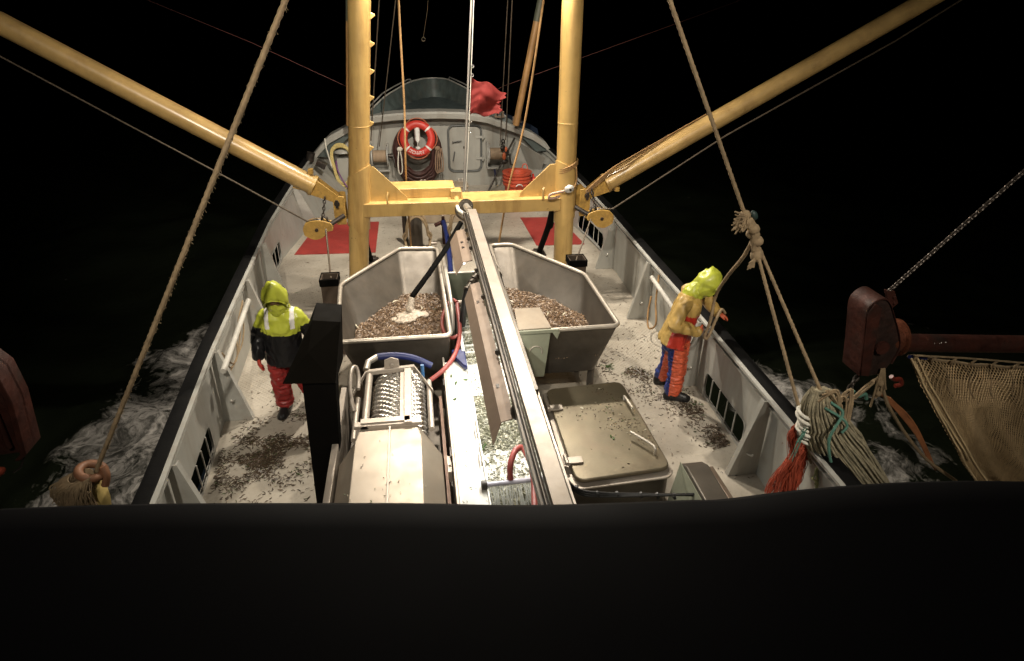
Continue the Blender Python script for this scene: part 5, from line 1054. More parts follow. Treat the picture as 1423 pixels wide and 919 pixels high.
scat(500, 2.05, 7.28, .22, .09, -.5); scat(480, 2.62, 6.2, .13, .32, .25); scat(420, 2.72, 5.6, .10, .28, .1); scat(360, 2.4, 6.75, .3, .2, -.4); scat(190, 2.2, 8.0, .35, .8, clump=.6); scat(90, 2.1, 5.6, .4, .9, clump=.4); scat(90, 2.2, 9.6, .35, .8)
for x, y in ((-2.22, 5.66), (-2.72, 7.35), (-2.68, 7.4), (-2.7, 7.3), (-2.63, 7.34), (1.86, 7.42), (1.92, 7.4), (1.88, 7.35), (2.75, 6.35), (-1.98, 6.05)):
    for _ in range(14): shrimp(mb, (x + rnd.gauss(0, .035), y + rnd.gauss(0, .035), .012), rnd.uniform(0, 6.3), rnd.uniform(.03, .06), .007, 2 if rnd.random() < .6 else 0, rnd.uniform(-20, 20))
scat(150, 1.3, 5.5, .22, .34, .6, .528, (.012, .035), .8); scat(60, 1.5, 5.7, .12, .3, .4, .528, (.012, .03), .9)
for x, y in ((1.22, 5.13), (1.2, 5.17), (1.02, 5.72)): shrimp(mb, (x, y, .53), rnd.uniform(0, 6), .05, .012, 2 if x > 1.1 else 1)
scat(40, -1.1, 3.95, .2, .4, 0, 1.088, (.012, .03), .6, .2)
tag(mb.build('fish_litter', [LITTER, PALEF, WEED], fix=False), 'scattered small fish, shell and weed litter over the deck and hatch lid', 'litter', kind='stuff')
# ------------------------------------------------------------------ right side: trawl shoe, beam, net, ropes
sh = empty('trawl_shoe', (4.8, 6.0, .6), 'rusty red beam trawl shoe hanging outboard on the right beside the net', 'trawl shoe', 'beam trawl shoes')
out = cr([(4.53, .62, 0), (4.44, 1.10, 0), (4.36, 1.50, 0), (4.41, 1.63, 0), (4.52, 1.68, 0), (4.63, 1.62, 0), (4.76, 1.42, 0), (4.89, 1.20, 0), (4.97, 1.0, 0), (4.95, .80, 0), (4.86, .62, 0), (4.70, .58, 0)], 4)
prof = [(p.x, p.y) for p in out]
def shoeverts(o, mirror=False):
    root = o
    MB().prismv([(4.70 + (x - 4.70) * .97, 5.825, 1.1 + (z - 1.1) * .97) for x, z in prof], (0, .03, 0)).build('side_plate', mat('dark rusted plate', (.022, .011, .008), .55, var=.5, scale=6, dirt=(.06, .02, .01), dirt_amt=.8, dscale=5, bump=1, bscale=18), root, bevel=.006)
    N = len(prof); mb = MB(); cxx, czz = 4.70, 1.1
    rings = []
    for x, z in prof[:38]: rings.append([Vector((x, 5.80, z)), Vector((x, 6.14, z)), Vector((x + (cxx - x) * .05, 6.14, z + (czz - z) * .04)), Vector((x + (cxx - x) * .05, 5.80, z + (czz - z) * .04))])
    mb.loft(rings).build('runner', RUST, root, bevel=.006)
    MB().prismv([(4.545, 5.79, .63), (4.375, 5.79, 1.50), (4.43, 5.79, 1.62), (4.54, 5.79, 1.56), (4.60, 5.79, 1.1), (4.66, 5.79, .61)], (0, .03, 0)).build('sole_plate', RUST, root, bevel=.006)
    MB().prismv([(4.66, 5.95, 1.70), (4.78, 5.95, 1.68), (4.88, 5.95, 1.52), (4.80, 5.95, 1.44)], (0, .05, 0)).cyl((4.79, 5.93, 1.61), (4.79, 6.02, 1.61), .02, 8).cyl((4.82, 5.93, 1.53), (4.82, 6.02, 1.53), .02, 8).build('bracket', RUST, root, bevel=.005)
    MB().cyl((4.84, 6.0, 1.04), (5.02, 6.0, 1.02), .16, 28, r2=.20).lathe([(.20, 0), (.235, .01), (.235, .045), (.20, .055)], (5.02, 6.0, 1.02), rotm(0, 90)).build('socket', mat('shiny rust flange', (.16, .055, .03), .28, metal=.5, var=.4), root)
    MB().cyl((4.70, 5.76, 1.02), (4.70, 5.80, 1.02), .085, 20).build('boss', RUST, root)
    chain(MB(), (4.62, 5.9, .62), (4.50, 5.86, .38), .014, .09).build('chain', DARKM, root)
shoeverts(sh)
root = empty('trawl_beam', (6.5, 6.0, .8), 'long rusty beam running right from the trawl shoe above the net', 'beam')
MB().tube([(5.06, 6.0, 1.0), (5.2, 6.0, .93), (7.0, 6.0, .78), (9.5, 6.0, .55)], .115, 24).build('beam_tube', RUST, root)
mb = MB(); rnd = random.Random(4)
for k in range(26): mb.ell((5.32 + .014 * k + rnd.uniform(-.02, .02), 5.90, .93 + rnd.uniform(-.035, .035)), rnd.uniform(.004, .012), .006, .01, n=6)
mb.build('painted_glints', mat('pale glint paint', (.8, .75, .7), .1, metal=.3), root)  # near-white beads put in as glints of light on the beam
mb = chain(MB(), (4.70, 5.96, 1.68), (6.05, 6.0, 3.18), .010, .065); chain(mb, (6.05, 6.0, 3.18), (7.4, 6.0, 4.75), .010, .065)
tag(mb.build('hoist_chain', mat('chain steel', (.05, .04, .032), .4, metal=.6)), 'dark chain rising to the right from the top of the trawl shoe', 'chain')
# the net: top band of coarse mesh, belly of fine mesh
def hang(u):   # headline
    x = 5.30 + u * 4.2; return Vector((x, 5.98 + .1 * u, .74 - .155 * (x - 5.3) - .30 * math.sin(math.pi * min(1, u * 1.1)) * .22))
def netp(u, v):
    t = hang(u); s = .5 + .5 * math.cos(min(1, v) * math.pi)
    x = t.x + (1.7 - .9 * u) * (.5 * v + .5 * v ** 3); z = t.z - v * (2.15 + .5 * u) ; y = t.y - .55 * math.sin(v * 2.2) * (1 - .3 * u) + .11 * math.sin(u * 19 + v * 4 + 2 * math.sin(v * 3)) * (.15 + v) + .05 * math.sin(u * 47 - v * 6) * (.1 + v) + .04 * noise.noise(Vector((u * 12, v * 9, 0)))
    if u < .15: x += (.15 - u) * .9 * math.sin(v * math.pi) * .5
    return Vector((x, y, z))
nt_ = empty('trawl_net', (6.2, 6.0, -1.2), 'wet tan trawl net hanging from the rusty beam at the right', 'net')
def netting(fn, nu, nv, r_, m_, name, par):
    # knotted diamond mesh: every second strand leans the other way
    mb = MB(); w_ = int(nv / 2)
    for s_ in (1, -1):
        for k in range(-w_, nu + w_):
            pts = [fn((k + s_ * j / 2) / nu, j / nv) for j in range(nv + 1) if 0 <= (k + s_ * j / 2) / nu <= 1]
            if len(pts) > 1: mb.tube(pts, r_, 3, caps=False)
    return mb.build(name, m_, par, angle=180, fix=False)
NETL = mat('wet net twine', (.40, .285, .15), .6, var=.3, scale=30, dirt=(.2, .135, .065), dirt_amt=.7, dscale=1.1, aniso=(1, 1, .35))
netting(lambda u, v: netp(u, v * .2), 84, 14, .0075, NETL, 'coarse_band', nt_)
netting(lambda u, v: netp(u, .2 + v * .8), 120, 64, .0062, NETL, 'fine_belly', nt_)
netting(lambda u, v: netp(u, .16 + v * .84) + Vector((.12, .22, .06)), 104, 56, .0060, NETL, 'rear_panel', nt_)
MB().rope([netp(u / 40, 0) for u in range(41)], .018).build('headline', ROPE, nt_)
MB().rope([netp(u / 60, 0) + Vector((0, -.02, .0)) for u in range(0, 5)], .024).build('blue_lashing', BLUE, nt_)
for u0, v1, du in ((.03, 1, .05), (.01, 1, -.01), (.0, .55, .03)): MB().rope([netp(u0 + du * v / 20, v1 * v / 20) + Vector((0, -.05, 0)) for v in range(21)], .011).build('seam_rope', mat('pale seam rope', (.6, .45, .25), .8, var=.3), nt_)
for u0 in (.11, .2, .29, .38, .5): MB().rope([netp(u0 + .01 * math.sin(v), .02 + .16 * v / 6) + Vector((0, -.02, 0)) for v in range(7)], .007).build('tie_line', ROPE, nt_)
mb = MB().rope(cr([(5.30, 5.9, .80), (5.6, 5.9, .76), (6.2, 5.9, .68), (7.2, 5.9, .52), (9.2, 5.9, .2)], 8), .013)
for x in (5.36, 5.62, 5.92, 6.22, 6.55, 6.9): mb.rope([(x, 5.9, .80 - (x - 5.3) * .145), (x - .02, 5.92, .74 - (x - 5.3) * .145), (x + .02, 5.95, .68 - (x - 5.3) * .145)], .016)
tag(mb.build('lacing_rope', ROPE), 'tan rope lacing the net under the rusty beam', 'rope')
mb = MB()
mb.rope(cr([(4.82, 5.85, .70), (4.90, 5.85, .5), (5.02, 5.82, .25), (5.15, 5.8, .05), (5.55, 5.8, -.42), (6.0, 5.8, -.86), (6.63, 5.8, -1.32)], 8), .022)
tag(mb.build('slack_rope', ROPE), 'slack tan rope drooping from the shoe past the left edge of the net', 'rope')
mb = MB(); rnd = random.Random(8)
for k in range(9): mb.rope(cr([(4.95 + .02 * k, 5.84, .30 - .01 * k), (5.35 + .03 * k, 5.85, -.05 - .02 * k + rnd.uniform(-.03, .03)), (5.75 + .03 * k, 5.85, -.48 - .03 * k), (6.1 + .02 * k, 5.85, -.95 - .02 * k)], 5), .011)
tag(mb.build('orange_rope_bundle', mat('orange brown rope', (.34, .13, .05), .8, var=.4)), 'bundle of orange brown ropes beside the left edge of the net', 'rope')
mb = MB()
for dx, ln in ((0, .42), (.04, .36), (-.03, .55), (.08, .30)): mb.rope(cr([(4.80 + dx * .3, 5.78, .72), (4.81 + dx, 5.76, .5), (4.83 + dx * 1.2, 5.76, .72 - ln)], 5), .014)
mb.ell((4.82, 5.76, .52), .045); mb.ell((4.84, 5.76, .36), .04)
tag(mb.build('knotted_rope_ends', ROPE), 'knotted tan rope ends hanging under the trawl shoe', 'rope')
mb = MB().rope(cr([(4.88, 5.82, .60), (4.70, 5.80, .50), (4.1, 5.35, .62), (3.42, 4.76, 1.10), (2.90, 4.25, 1.46)], 8), .014); mb.rope(cr([(4.86, 5.84, .56), (4.66, 5.76, .45), (4.3, 5.5, .52)], 6), .016)
tag(mb.build('bridle_rope', ROPE), 'tan rope from the shoe to the bundled net at the rail', 'rope')
tag(MB().tube(cr([(4.52, 5.8, .40), (4.60, 5.78, .33), (4.68, 5.78, .36), (4.72, 5.78, .28)], 6), .022, 8).build('green_twine', TURQ), 'small green twine knot below the trawl shoe', 'twine')
tag(MB().tube(cr([(5.02, 5.84, .55), (5.08, 5.84, .50), (5.16, 5.84, .50), (5.20, 5.84, .42), (5.12, 5.84, .40)], 5), .028, 8).build('red_shackle', mat('red shackle', (.13, .02, .012), .35)), 'red shackle hanging right of the trawl shoe', 'shackle')
# left trawl shoe, just inside the frame
out = [(-5.6, 1.75), (-5.2, 1.80), (-4.92, 1.66), (-4.78, 1.45), (-4.76, 1.1), (-4.84, .47), (-4.92, .40), (-5.5, .36), (-5.7, .6)]
sl_ = empty('trawl_shoe', (-5.2, 6.0, .4), 'rusty red beam trawl shoe cut off by the left edge of the picture', 'trawl shoe', 'beam trawl shoes')
MB().prismv([(x, 5.9, z) for x, z in out], (0, .05, 0)).build('side_plate', RUST, sl_, bevel=.01)
MB().loft([[Vector((x, 5.75, z)), Vector((x, 6.05, z)), Vector((x - .06, 6.05, z)), Vector((x - .06, 5.75, z))] for x, z in out[1:7]]).build('runner', RUST, sl_, bevel=.008)
MB().tube([(-5.02, 5.88, 1.5), (-5.04, 5.86, .5)], .03, 8).build('rib', RUST, sl_)
MB().tube([(-4.9, 5.8, .42), (-4.96, 5.78, .30), (-5.05, 5.78, .24)], .012, 6).build('wire_hook', DARKM, sl_)
MB().tube([(-5.2, 6.0, 1.1), (-9, 6.0, .9)], .115, 20).build('beam_tube', RUST, sl_)
tag(MB().ell((-5.2, 5.78, .25), .10, .05, .05, rotm(0, -30)).ell((-5.28, 5.78, .20), .08, .04, .05).build('orange_rag', FIBO), 'orange rag hanging under the left trawl shoe', 'rag')
# thick rope at left with its frayed end over a yellow float
tag(MB().rope([(-1.02, 5.0, 5.6), (-1.51, 5, 4.65), (-3.76, 5, .83), (-3.80, 5.0, .74)], .021).build('hawser', ROPE), 'thick worn rope slanting from the top left down to the yellow float', 'rope')
mb = MB(); rnd = random.Random(12); a_, b_ = Vector((-1.51, 5, 4.65)), Vector((-3.76, 5, .83))
for k in range(900):
    q = a_.lerp(b_, rnd.random()); v = Vector((rnd.gauss(0, 1), rnd.gauss(0, 1), rnd.gauss(0, 1))).normalized(); mb.tube([q + v * .02, q + v * rnd.uniform(.024, .036) - Vector((0, 0, rnd.uniform(0, .02)))], .0016, 3)
hw_ = bpy.data.objects['hawser']; mb.build('loose_fibres', ROPE, hw_)
root = empty('yellow_float', (-3.93, 5.0, .3), 'yellow elongated float outside the left rail at the foot of the thick rope', 'float')
mb = MB().lathe([(0, -.42), (.07, -.40), (.12, -.25), (.13, 0), (.115, .16), (.07, .27), (0, .30)], (-3.90, 5.0, .44), rotm(0, 8, 0)); mb.build('float_body', mat('pale yellow float', (.62, .47, .17), .5, dirt=(.3, .2, .1)), root)
mb = MB(); rnd = random.Random(6)
for k in range(420):
    a = rnd.uniform(0, 6.3); x0_, y0_ = -3.88 + .10 * math.cos(a), 4.92 + .10 * math.sin(a); L_ = rnd.uniform(.06, .36) * rnd.uniform(.5, 1); d_ = rnd.uniform(-.22, -.02)
    mb.tube(cr([(x0_, y0_, .80), (x0_ + d_ * .6 + rnd.uniform(-.03, .03), y0_ - .05, .78 - L_ * .4), (x0_ + d_ * .7 + rnd.uniform(-.03, .03), y0_ - .06, .76 - L_)], 3), .0045, 4)
mb.build('frayed_collar', ROPE, root); MB().torus((-3.83, 5.0, .78), .10, .04, rotm(0, 20, 0)).tube(cr([(-3.72, 5.0, .82), (-3.70, 4.97, .74), (-3.73, 4.95, .64)], 5), .035, 8).build('leather_collar', mat('brown leather', (.22, .10, .05), .6), root)
# rope at right with knot and two legs down to the bundled net
tag(MB().rope([(.88, 5.0, 5.3), (1.23, 5.0, 4.68), (2.15, 5.0, 3.02)], .017).build('hawser', ROPE), 'thick worn rope slanting down from the top right to the big frayed knot', 'rope')
root = empty('frayed_knot', (2.25, 5.0, 2.75), 'frayed rope knot joining the slanting rope and its two legs', 'knot')
mb = MB(); rnd = random.Random(3)
for k in range(5): mb.ell((2.17 + .04 * k + rnd.uniform(-.02, .02), 5 + rnd.uniform(-.03, .03), 3.0 - .06 * k), .055, .05, .05, n=10)
for k in range(60): 
    a = rnd.uniform(2.2, 4.6); p = Vector((2.14 + rnd.uniform(-.03, .05), 4.97, 2.98 + rnd.uniform(-.08, .05))); mb.tube([p, p + Vector((math.cos(a) * .09, rnd.uniform(-.05, .02), math.sin(a) * .05 - .01))], .007, 5)
mb.rope(cr([(2.2, 5, 2.95), (2.27, 4.98, 2.85), (2.31, 5.0, 2.72), (2.35, 5.0, 2.62)], 5), .04); mb.ell((2.35, 5.0, 2.62), .06, .055, .07)
for k in range(24): p = Vector((2.32, 4.97, 2.60)); mb.tube([p, p + Vector((rnd.uniform(-.07, .0), -.02, rnd.uniform(-.12, -.02)))], .007, 5)
mb.build('knot', ROPE, root); MB().ell((2.245, 5.0, 3.0), .032, .03, .05, rotm(0, -35, 0)).build('green_thimble', mat('dark green', (.02, .04, .035), .5), root)
tag(MB().rope([(2.34, 5.0, 2.66), (2.61, 4.25, 1.44)], .016).build('bridle_leg_rope', ROPE), 'left one of two parallel ropes running down from the frayed knot to the rail', 'rope', 'ropes below the frayed knot')
tag(MB().rope([(2.37, 5.02, 2.68), (2.80, 4.25, 1.57)], .016).build('bridle_leg_rope', ROPE), 'right one of two parallel ropes running down from the frayed knot to the net bundle', 'rope', 'ropes below the frayed knot')
tag(MB().rope(cr([(2.30, 5.02, 2.78), (2.42, 5.35, 2.45), (2.60, 5.9, 2.0), (2.76, 6.36, 1.55), (2.75, 6.36, 1.22), (2.71, 6.36, 1.00), (2.77, 6.38, .98), (2.88, 6.48, 1.14), (2.99, 6.58, 1.24), (3.07, 6.62, 1.17)], 10), .019).build('lifting_rope', ROPE), 'brown rope bight held by the worker in tan at the rail', 'rope')
# bundled net at the rail
nb_ = empty('net_bundle', (3.04, 4.25, 0.28), 'bundled twisted net with orange fibres hung over the right rail in the foreground', 'net')
path = cr([(2.785, 4.233, 1.597), (2.802, 4.208, 1.427), (2.972, 4.182, 1.087), (3.227, 4.165, 0.722), (3.55, 4.148, 0.28), (3.805, 4.131, -0.145)], 8)
N = len(path); mb = MB()
for k in range(70):
    a0 = 2 * math.pi * k / 70; pts = []
    for i, p in enumerate(path):
        t = i / (N - 1); R_ = .075 + .17 * min(1, t * 2.2) + .06 * max(0, t - .5) + .014 * math.sin(k * 2.7 + t * 9); a = a0 + t * .7; d = (path[min(i + 1, N - 1)] - path[max(i - 1, 0)]).normalized(); x, y = basis(d)
        pts.append(p + (x * math.cos(a) + y * math.sin(a)) * R_)
    mb.tube(pts, .0095 + .002 * (k % 3), 6)
mb.tube(path, [.06 + .155 * min(1, i / (N - 1) * 2.2) for i in range(N)], 14)
mb.build('twisted_netting', NETB, nb_, angle=80)
mb = MB()
for k in range(7): mb.torus((2.675 + .012 * k, 4.208, 1.385 - .05 * k), .075 + .012 * math.sin(k * 2), .018, rotm(14 + 5 * math.sin(k), 12, 0), 20, 8)
mb.build('white_twine_coil', ROPEW, nb_)
MB().rope(cr([(2.80, 4.10, 1.56), (2.88, 4.02, 1.50), (2.80, 3.96, 1.40), (2.76, 3.94, 1.28), (2.80, 3.92, 1.10), (2.90, 3.90, .90), (3.02, 3.88, .72)], 8), .013).rope(cr([(2.74, 4.08, 1.52), (2.86, 4.0, 1.46), (2.93, 3.98, 1.38), (2.88, 3.96, 1.32)], 6), .012).build('turquoise_rope', TURQ, nb_)
mb = MB()
for k in range(10): a = k / 10; mb.rope(cr([(2.7 + .02 * k, 4.131, 1.555 + .12 * math.sin(a * 6)), (2.802 + .02 * k, 4.08, 1.597 + .10 * math.sin(a * 9 + 1)), (2.887 + .02 * k, 4.08, 1.487 - .06 * k), (2.955 + .02 * k, 4.063, 1.342 - .07 * k)], 5), .009)
mb.build('loose_mesh', ROPE, nb_)
def fibre(mb, p0, p1, sp, n, seed, sag=.1):
    rnd = random.Random(seed); p0, p1 = Vector(p0), Vector(p1)
    for k in range(n):
        o1 = Vector((rnd.gauss(0, .3), rnd.gauss(0, .3), rnd.gauss(0, .3))) * sp[0]; o2 = Vector((rnd.gauss(0, 1), rnd.gauss(0, .6), rnd.gauss(0, .6))) * sp[1]
        m = p0.lerp(p1, .5) + (o1 + o2) * .6 + Vector((rnd.gauss(0, .03), rnd.gauss(0, .03), sag * rnd.random()))
        q1 = (p0 + o1).lerp(m, .5) + Vector((rnd.gauss(0, .045), rnd.gauss(0, .03), rnd.gauss(0, .03))); q2 = m.lerp(p1 + o2, .5) + Vector((rnd.gauss(0, .05), rnd.gauss(0, .03), rnd.gauss(0, .03))); mb.tube(cr([p0 + o1, q1, m, q2, (p1 + o2).lerp(m, rnd.uniform(0, .8))], 3), .0034, 4)
    return mb
def matted(seed, paths, n, spread):
    rnd = random.Random(seed); mb = MB()
    for pth in paths:
        P = cr(pth, 5)
        for k in range(n):
            o = Vector((rnd.gauss(0, 1), rnd.gauss(0, .7), rnd.gauss(0, 1))) * spread; ph = rnd.uniform(0, 6); i0 = rnd.randint(0, 3); i1 = len(P) - rnd.randint(0, 6)
            mb.tube([q + o * (.35 + .65 * i / len(P)) + Vector((math.sin(i * .9 + ph), math.cos(i * .7 + ph), math.sin(i * 1.1 + ph * 2))) * .014 for i, q in enumerate(P)][i0:i1], .0034, 3)
    return mb
matted(1, [[(2.72, 4.28, 1.22), (2.62, 4.24, 1.12), (2.66, 4.18, .92), (2.52, 4.12, .72), (2.42, 4.05, .48)], [(2.74, 4.28, 1.18), (2.78, 4.22, 1.02), (2.66, 4.16, .86), (2.62, 4.10, .62), (2.50, 4.02, .46)], [(2.76, 4.28, 1.15), (2.80, 4.24, .98), (2.76, 4.18, .80), (2.68, 4.1, .62), (2.58, 4.05, .52)]], 130, .035).build('orange_fibres', FIBO, nb_)
matted(2, [[(3.12, 4.40, 1.12), (3.30, 4.42, .92), (3.42, 4.42, .66), (3.56, 4.40, .40), (3.66, 4.38, .20)], [(3.16, 4.42, 1.02), (3.36, 4.42, .80), (3.50, 4.40, .52), (3.62, 4.38, .24)]], 130, .04).build('orange_fibres', FIBO, nb_)
def gn(u, v): return Vector((2.74 + .34 * u + .30 * v, 3.98 + .05 * math.sin(u * 9) + .085 * noise.noise(Vector((u * 4, v * 4, 2))), .80 - .64 * v + .15 * math.sin(u * 3)))
mb = MB(); 
for i in range(9):
    mb.rope([gn(i / 8 + .05 * math.sin(k * 1.6), k / 14) for k in range(15)], .009)
for j in range(13): mb.rope([gn(k / 12, j / 12 + .03 * math.sin(k * 1.9)) for k in range(13)], .009)
mb.build('green_mesh', mat('green yellow twine', (.30, .31, .15), .8, var=.4, scale=12), nb_)
matted(9, [[(2.68, 4.16, 1.28), (2.62, 4.12, 1.15), (2.58, 4.1, .95)]], 14, .015).build('green_strands', TURQ, nb_)
# ------------------------------------------------------------------ the two fishermen
def limb(mb, pts, rad_, n=14, flat=1.):
    P = cr(pts, 6); k = len(P) - 1; R_ = []
    m = len(rad_) - 1
    for i in range(k + 1):
        t = i / k * m; a = min(int(t), m - 1); f_ = t - a; f_ = f_ * f_ * (3 - 2 * f_); R_.append(rad_[a] + (rad_[a + 1] - rad_[a]) * f_)
    mb.tube(P, R_, n); mb.ell(P[0], R_[0], n=12); mb.ell(P[-1], R_[-1], n=12); return mb
def ringxy(c, fwd, lat, up, a, b, n=20):   # ellipse in the plane of fwd/lat
    return [Vector(c) + lat * (a * math.cos(2 * math.pi * k / n)) + fwd * (b * math.sin(2 * math.pi * k / n)) for k in range(n)]
def hand_mb(mb, w, d, up, th, curl=35, s=1.0, grow=0.):
    """palm + four unequal bent fingers + thumb; w wrist, d pointing direction, up back-of-hand normal, th thumb side"""
    w, d, up, th = Vector(w), Vector(d).normalized(), Vector(up).normalized(), Vector(th).normalized()
    th = (th - d * th.dot(d)).normalized(); up = th.cross(d) if th.cross(d).dot(up) > 0 else d.cross(th)
    M = Matrix((th, d, up)).transposed()
    mb.ell(w + d * .052 * s, .046 * s + grow, .056 * s + grow, .019 * s + grow, M, 14); mb.ell(w + d * .005, .032 * s + grow, .035 * s, .026 * s + grow, M, 12)
    for k, (o, L_) in enumerate(((.034, .072), (.012, .080), (-.011, .075), (-.033, .058))):
        b = w + d * (.088 if k in (1, 2) else .080) * s + th * o * s; p = [b - d * .025 * s, b]; dd = d.copy(); c = curl + 5 * k
        for q in (.42, .33, .25):
            dd = (Matrix.Rotation(rad(-c * (.75 if q > .4 else 1)), 3, th) @ dd)
            if dd.dot(up) > d.dot(up) + .01: dd = (Matrix.Rotation(rad(2 * c * (.75 if q > .4 else 1)), 3, th) @ dd)
            p.append(p[-1] + dd * L_ * q * s)
        mb.tube(p, [.0095 * s + grow, .0095 * s + grow, .009 * s + grow, .0085 * s + grow, .0068 * s + grow], 8); mb.ell(p[-1], .0068 * s + grow, n=8)
    b = w + d * .018 * s + th * .032 * s; p = [b, b + (th * .75 + d * .6 - up * .15).normalized() * .038 * s]; p.append(p[-1] + (th * .35 + d * .9 - up * .3).normalized() * .032 * s); p.append(p[-1] + (th * .05 + d - up * .4).normalized() * .024 * s)
    mb.tube(p, [.014 * s + grow, .012 * s + grow, .0105 * s + grow, .008 * s + grow], 8); mb.ell(p[-1], .008 * s + grow, n=8)
    return mb
SKIN = mat('weathered skin', (.42, .22, .15), .5, var=.15, scale=9, sub=.1); HAIR = mat('dark beard', (.06, .035, .02), .8)
def fisherman(label, jt, jm_fn, jmats, tmats, tm_fn, hoodm, glovem, bootm, cx, seed):
    """jt: joint dictionary in world space"""
    J = {k: Vector(v) for k, v in jt.items() if isinstance(v, tuple)}; fw = J['fwd'].normalized(); up = (J['neck'] - J['pelvis']).normalized(); lat = fw.cross(up).normalized(); f2 = up.cross(lat).normalized()   # lat = his right
    # continuous body: trunk, neck, head with face, arms, legs, hands
    mb = MB(); P, Nk, H = J['pelvis'], J['neck'], J['head']
    mb.loft([ringxy(P.lerp(Nk, t), f2, lat, up, a, b) for t, a, b in ((-.12, .13, .10), (0, .165, .12), (.2, .15, .105), (.5, .165, .115), (.78, .18, .11), (.93, .11, .075), (1.02, .055, .055))])
    limb(mb, [Nk, Nk.lerp(H, .5), H], [.06, .055, .06]); hf = J['face'].normalized(); hu = (J['crown'] - H).normalized(); hu = (hu - hf * hu.dot(hf)).normalized(); hl = hf.cross(hu)
    HM = Matrix((hl, hf, hu)).transposed(); hp = lambda x, y, z: H + HM @ Vector((x, y, z))
    mb.ell(hp(0, -.01, .03), .077, .095, .105, HM, 20); mb.ell(hp(0, .03, -.05), .058, .062, .062, HM, 16); mb.ell(hp(0, .085, -.005), .014, .02, .03, HM, 10); mb.ell(hp(0, .10, -.022), .017, .017, .012, HM, 10)
    for s in (-1, 1): mb.ell(hp(s * .03, .078, .022), .024, .014, .009, HM, 10); mb.ell(hp(s * .078, -.005, -.005), .012, .022, .032, HM, 10); mb.ell(hp(s * .036, .066, -.02), .022, .02, .018, HM, 10)
    mb.ell(hp(0, .083, -.055), .024, .010, .006, HM, 10); mb.ell(hp(0, .083, -.067), .020, .010, .007, HM, 10); mb.ell(hp(0, .07, -.095), .024, .02, .018, HM, 10)
    for s in ('r', 'l'):
        limb(mb, [J[s + 'sho'], J[s + 'elb'], J[s + 'wri']], [.055, .046, .042, .036, .028]); limb(mb, [J[s + 'hip'], J[s + 'kne'], J[s + 'ank']], [.085, .07, .058, .05, .04])
        hand_mb(mb, J[s + 'wri'], J[s + 'hand'] - J[s + 'wri'], J[s + 'hup'], J[s + 'thu'], jt[s + 'curl'])
        fd = J[s + 'toe']; mb.ell(J[s + 'ank'] + fd * .06 - Vector((0, 0, .04)), .032, .095, .022, Matrix((fd.cross(Vector((0, 0, 1))), fd, Vector((0, 0, 1)))).transposed(), 12)
    body = remesh(mb, .009, 0, smooth_it=1).build('person', SKIN, angle=180, origin=(P.x, P.y, 0)); tag(body, label, 'person')
    # eyes
    for s in (-1, 1): MB().ell(hp(s * .031, .079, .008), .011, n=10).build('eye', mat('eye', (.5, .48, .45), .2), body)
    # jacket
    mb = MB(); hem = J['hem']
    mb.loft([ringxy(q, f2, lat, up, a, b, 24) for q, a, b in ((hem, .235, .20), (hem.lerp(Nk, .15), .222, .185), (hem.lerp(Nk, .45), .205, .165), (hem.lerp(Nk, .68), .225, .165), (hem.lerp(Nk, .84), .215, .145), (hem.lerp(Nk, .93), .16, .115), (hem.lerp(Nk, 1.0), .085, .08))])
    for s in ('r', 'l'):
        w = J[s + 'wri'].lerp(J[s + 'elb'], .06); limb(mb, [J[s + 'sho'] + up * -.01, J[s + 'sho'].lerp(J[s + 'elb'], .5) , J[s + 'elb'], J[s + 'elb'].lerp(w, .5), w], [.088, .084, .078, .074, .068, .062])
    jm = remesh(mb, .0105, .012, 9, 2, seed, (1, 1, .75)); paint(jm, lambda c: jm_fn(c, J, P, Nk, f2, lat, up)); jm.build('jacket', jmats, body, angle=180, fix=False)
    # trousers
    mb = MB(); limb(mb, [J['rhip'], J['lhip']], [.12, .12]); mb.ell(P - Vector((0, 0, .02)), .165, .14, .17, Matrix((lat, f2, up)).transposed(), 18)
    for s in ('r', 'l'): limb(mb, [J[s + 'hip'] + Vector((0, 0, .03)), J[s + 'hip'].lerp(J[s + 'kne'], .5), J[s + 'kne'], J[s + 'kne'].lerp(J[s + 'ank'], .5), J[s + 'ank'] + Vector((0, 0, .05))], [.125, .118, .105, .10, .098, .10])
    tmz = remesh(mb, .0105, .018, 11, 2, seed + 3, (.8, .8, 1.7)); paint(tmz, lambda c: tm_fn(c, J, f2, lat)); tmz.build('trousers', tmats, body, angle=180, fix=False)
    # boots
    for s in ('r', 'l'):
        fd = J[s + 'toe']; A = J[s + 'ank']; sd = fd.cross(Vector((0, 0, 1))); g0 = Vector((A.x, A.y, .0)); mb = MB()
        mb.loft([[g0 + fd * (y * 1.0) + sd * (w * math.cos(t)) + Vector((0, 0, z0 + hgt * max(0, math.sin(t)) )) for t in [2 * math.pi * k / 16 for k in range(16)]] for y, w, z0, hgt in ((-.11, .03, .012, .06), (-.095, .052, .004, .12), (-.03, .06, .004, .17), (.05, .062, .004, .15), (.12, .066, .004, .11), (.19, .062, .004, .09), (.23, .04, .010, .06), (.245, .012, .02, .025))])
        mb.tube([g0 + Vector((0, 0, .05)), A + Vector((0, 0, .14))], [.074, .082], 14)
        remesh(mb, .009, .002, 20).build('boot', bootm, body, angle=180, fix=False)
    # gloves over the hands
    for s in ('r', 'l'):
        mb = hand_mb(MB(), J[s + 'wri'], J[s + 'hand'] - J[s + 'wri'], J[s + 'hup'], J[s + 'thu'], jt[s + 'curl'], 1.0, .0045); d = (J[s + 'wri'] - J[s + 'elb']).normalized(); mb.tube([J[s + 'wri'] - d * .05, J[s + 'wri'] + d * .015], [.052, .040], 14)
        remesh(mb, .0055, .0012, 30).build('glove', glovem, body, angle=180, fix=False)
    # hood: shell around the head with an open front and a peak
    rings = []; 
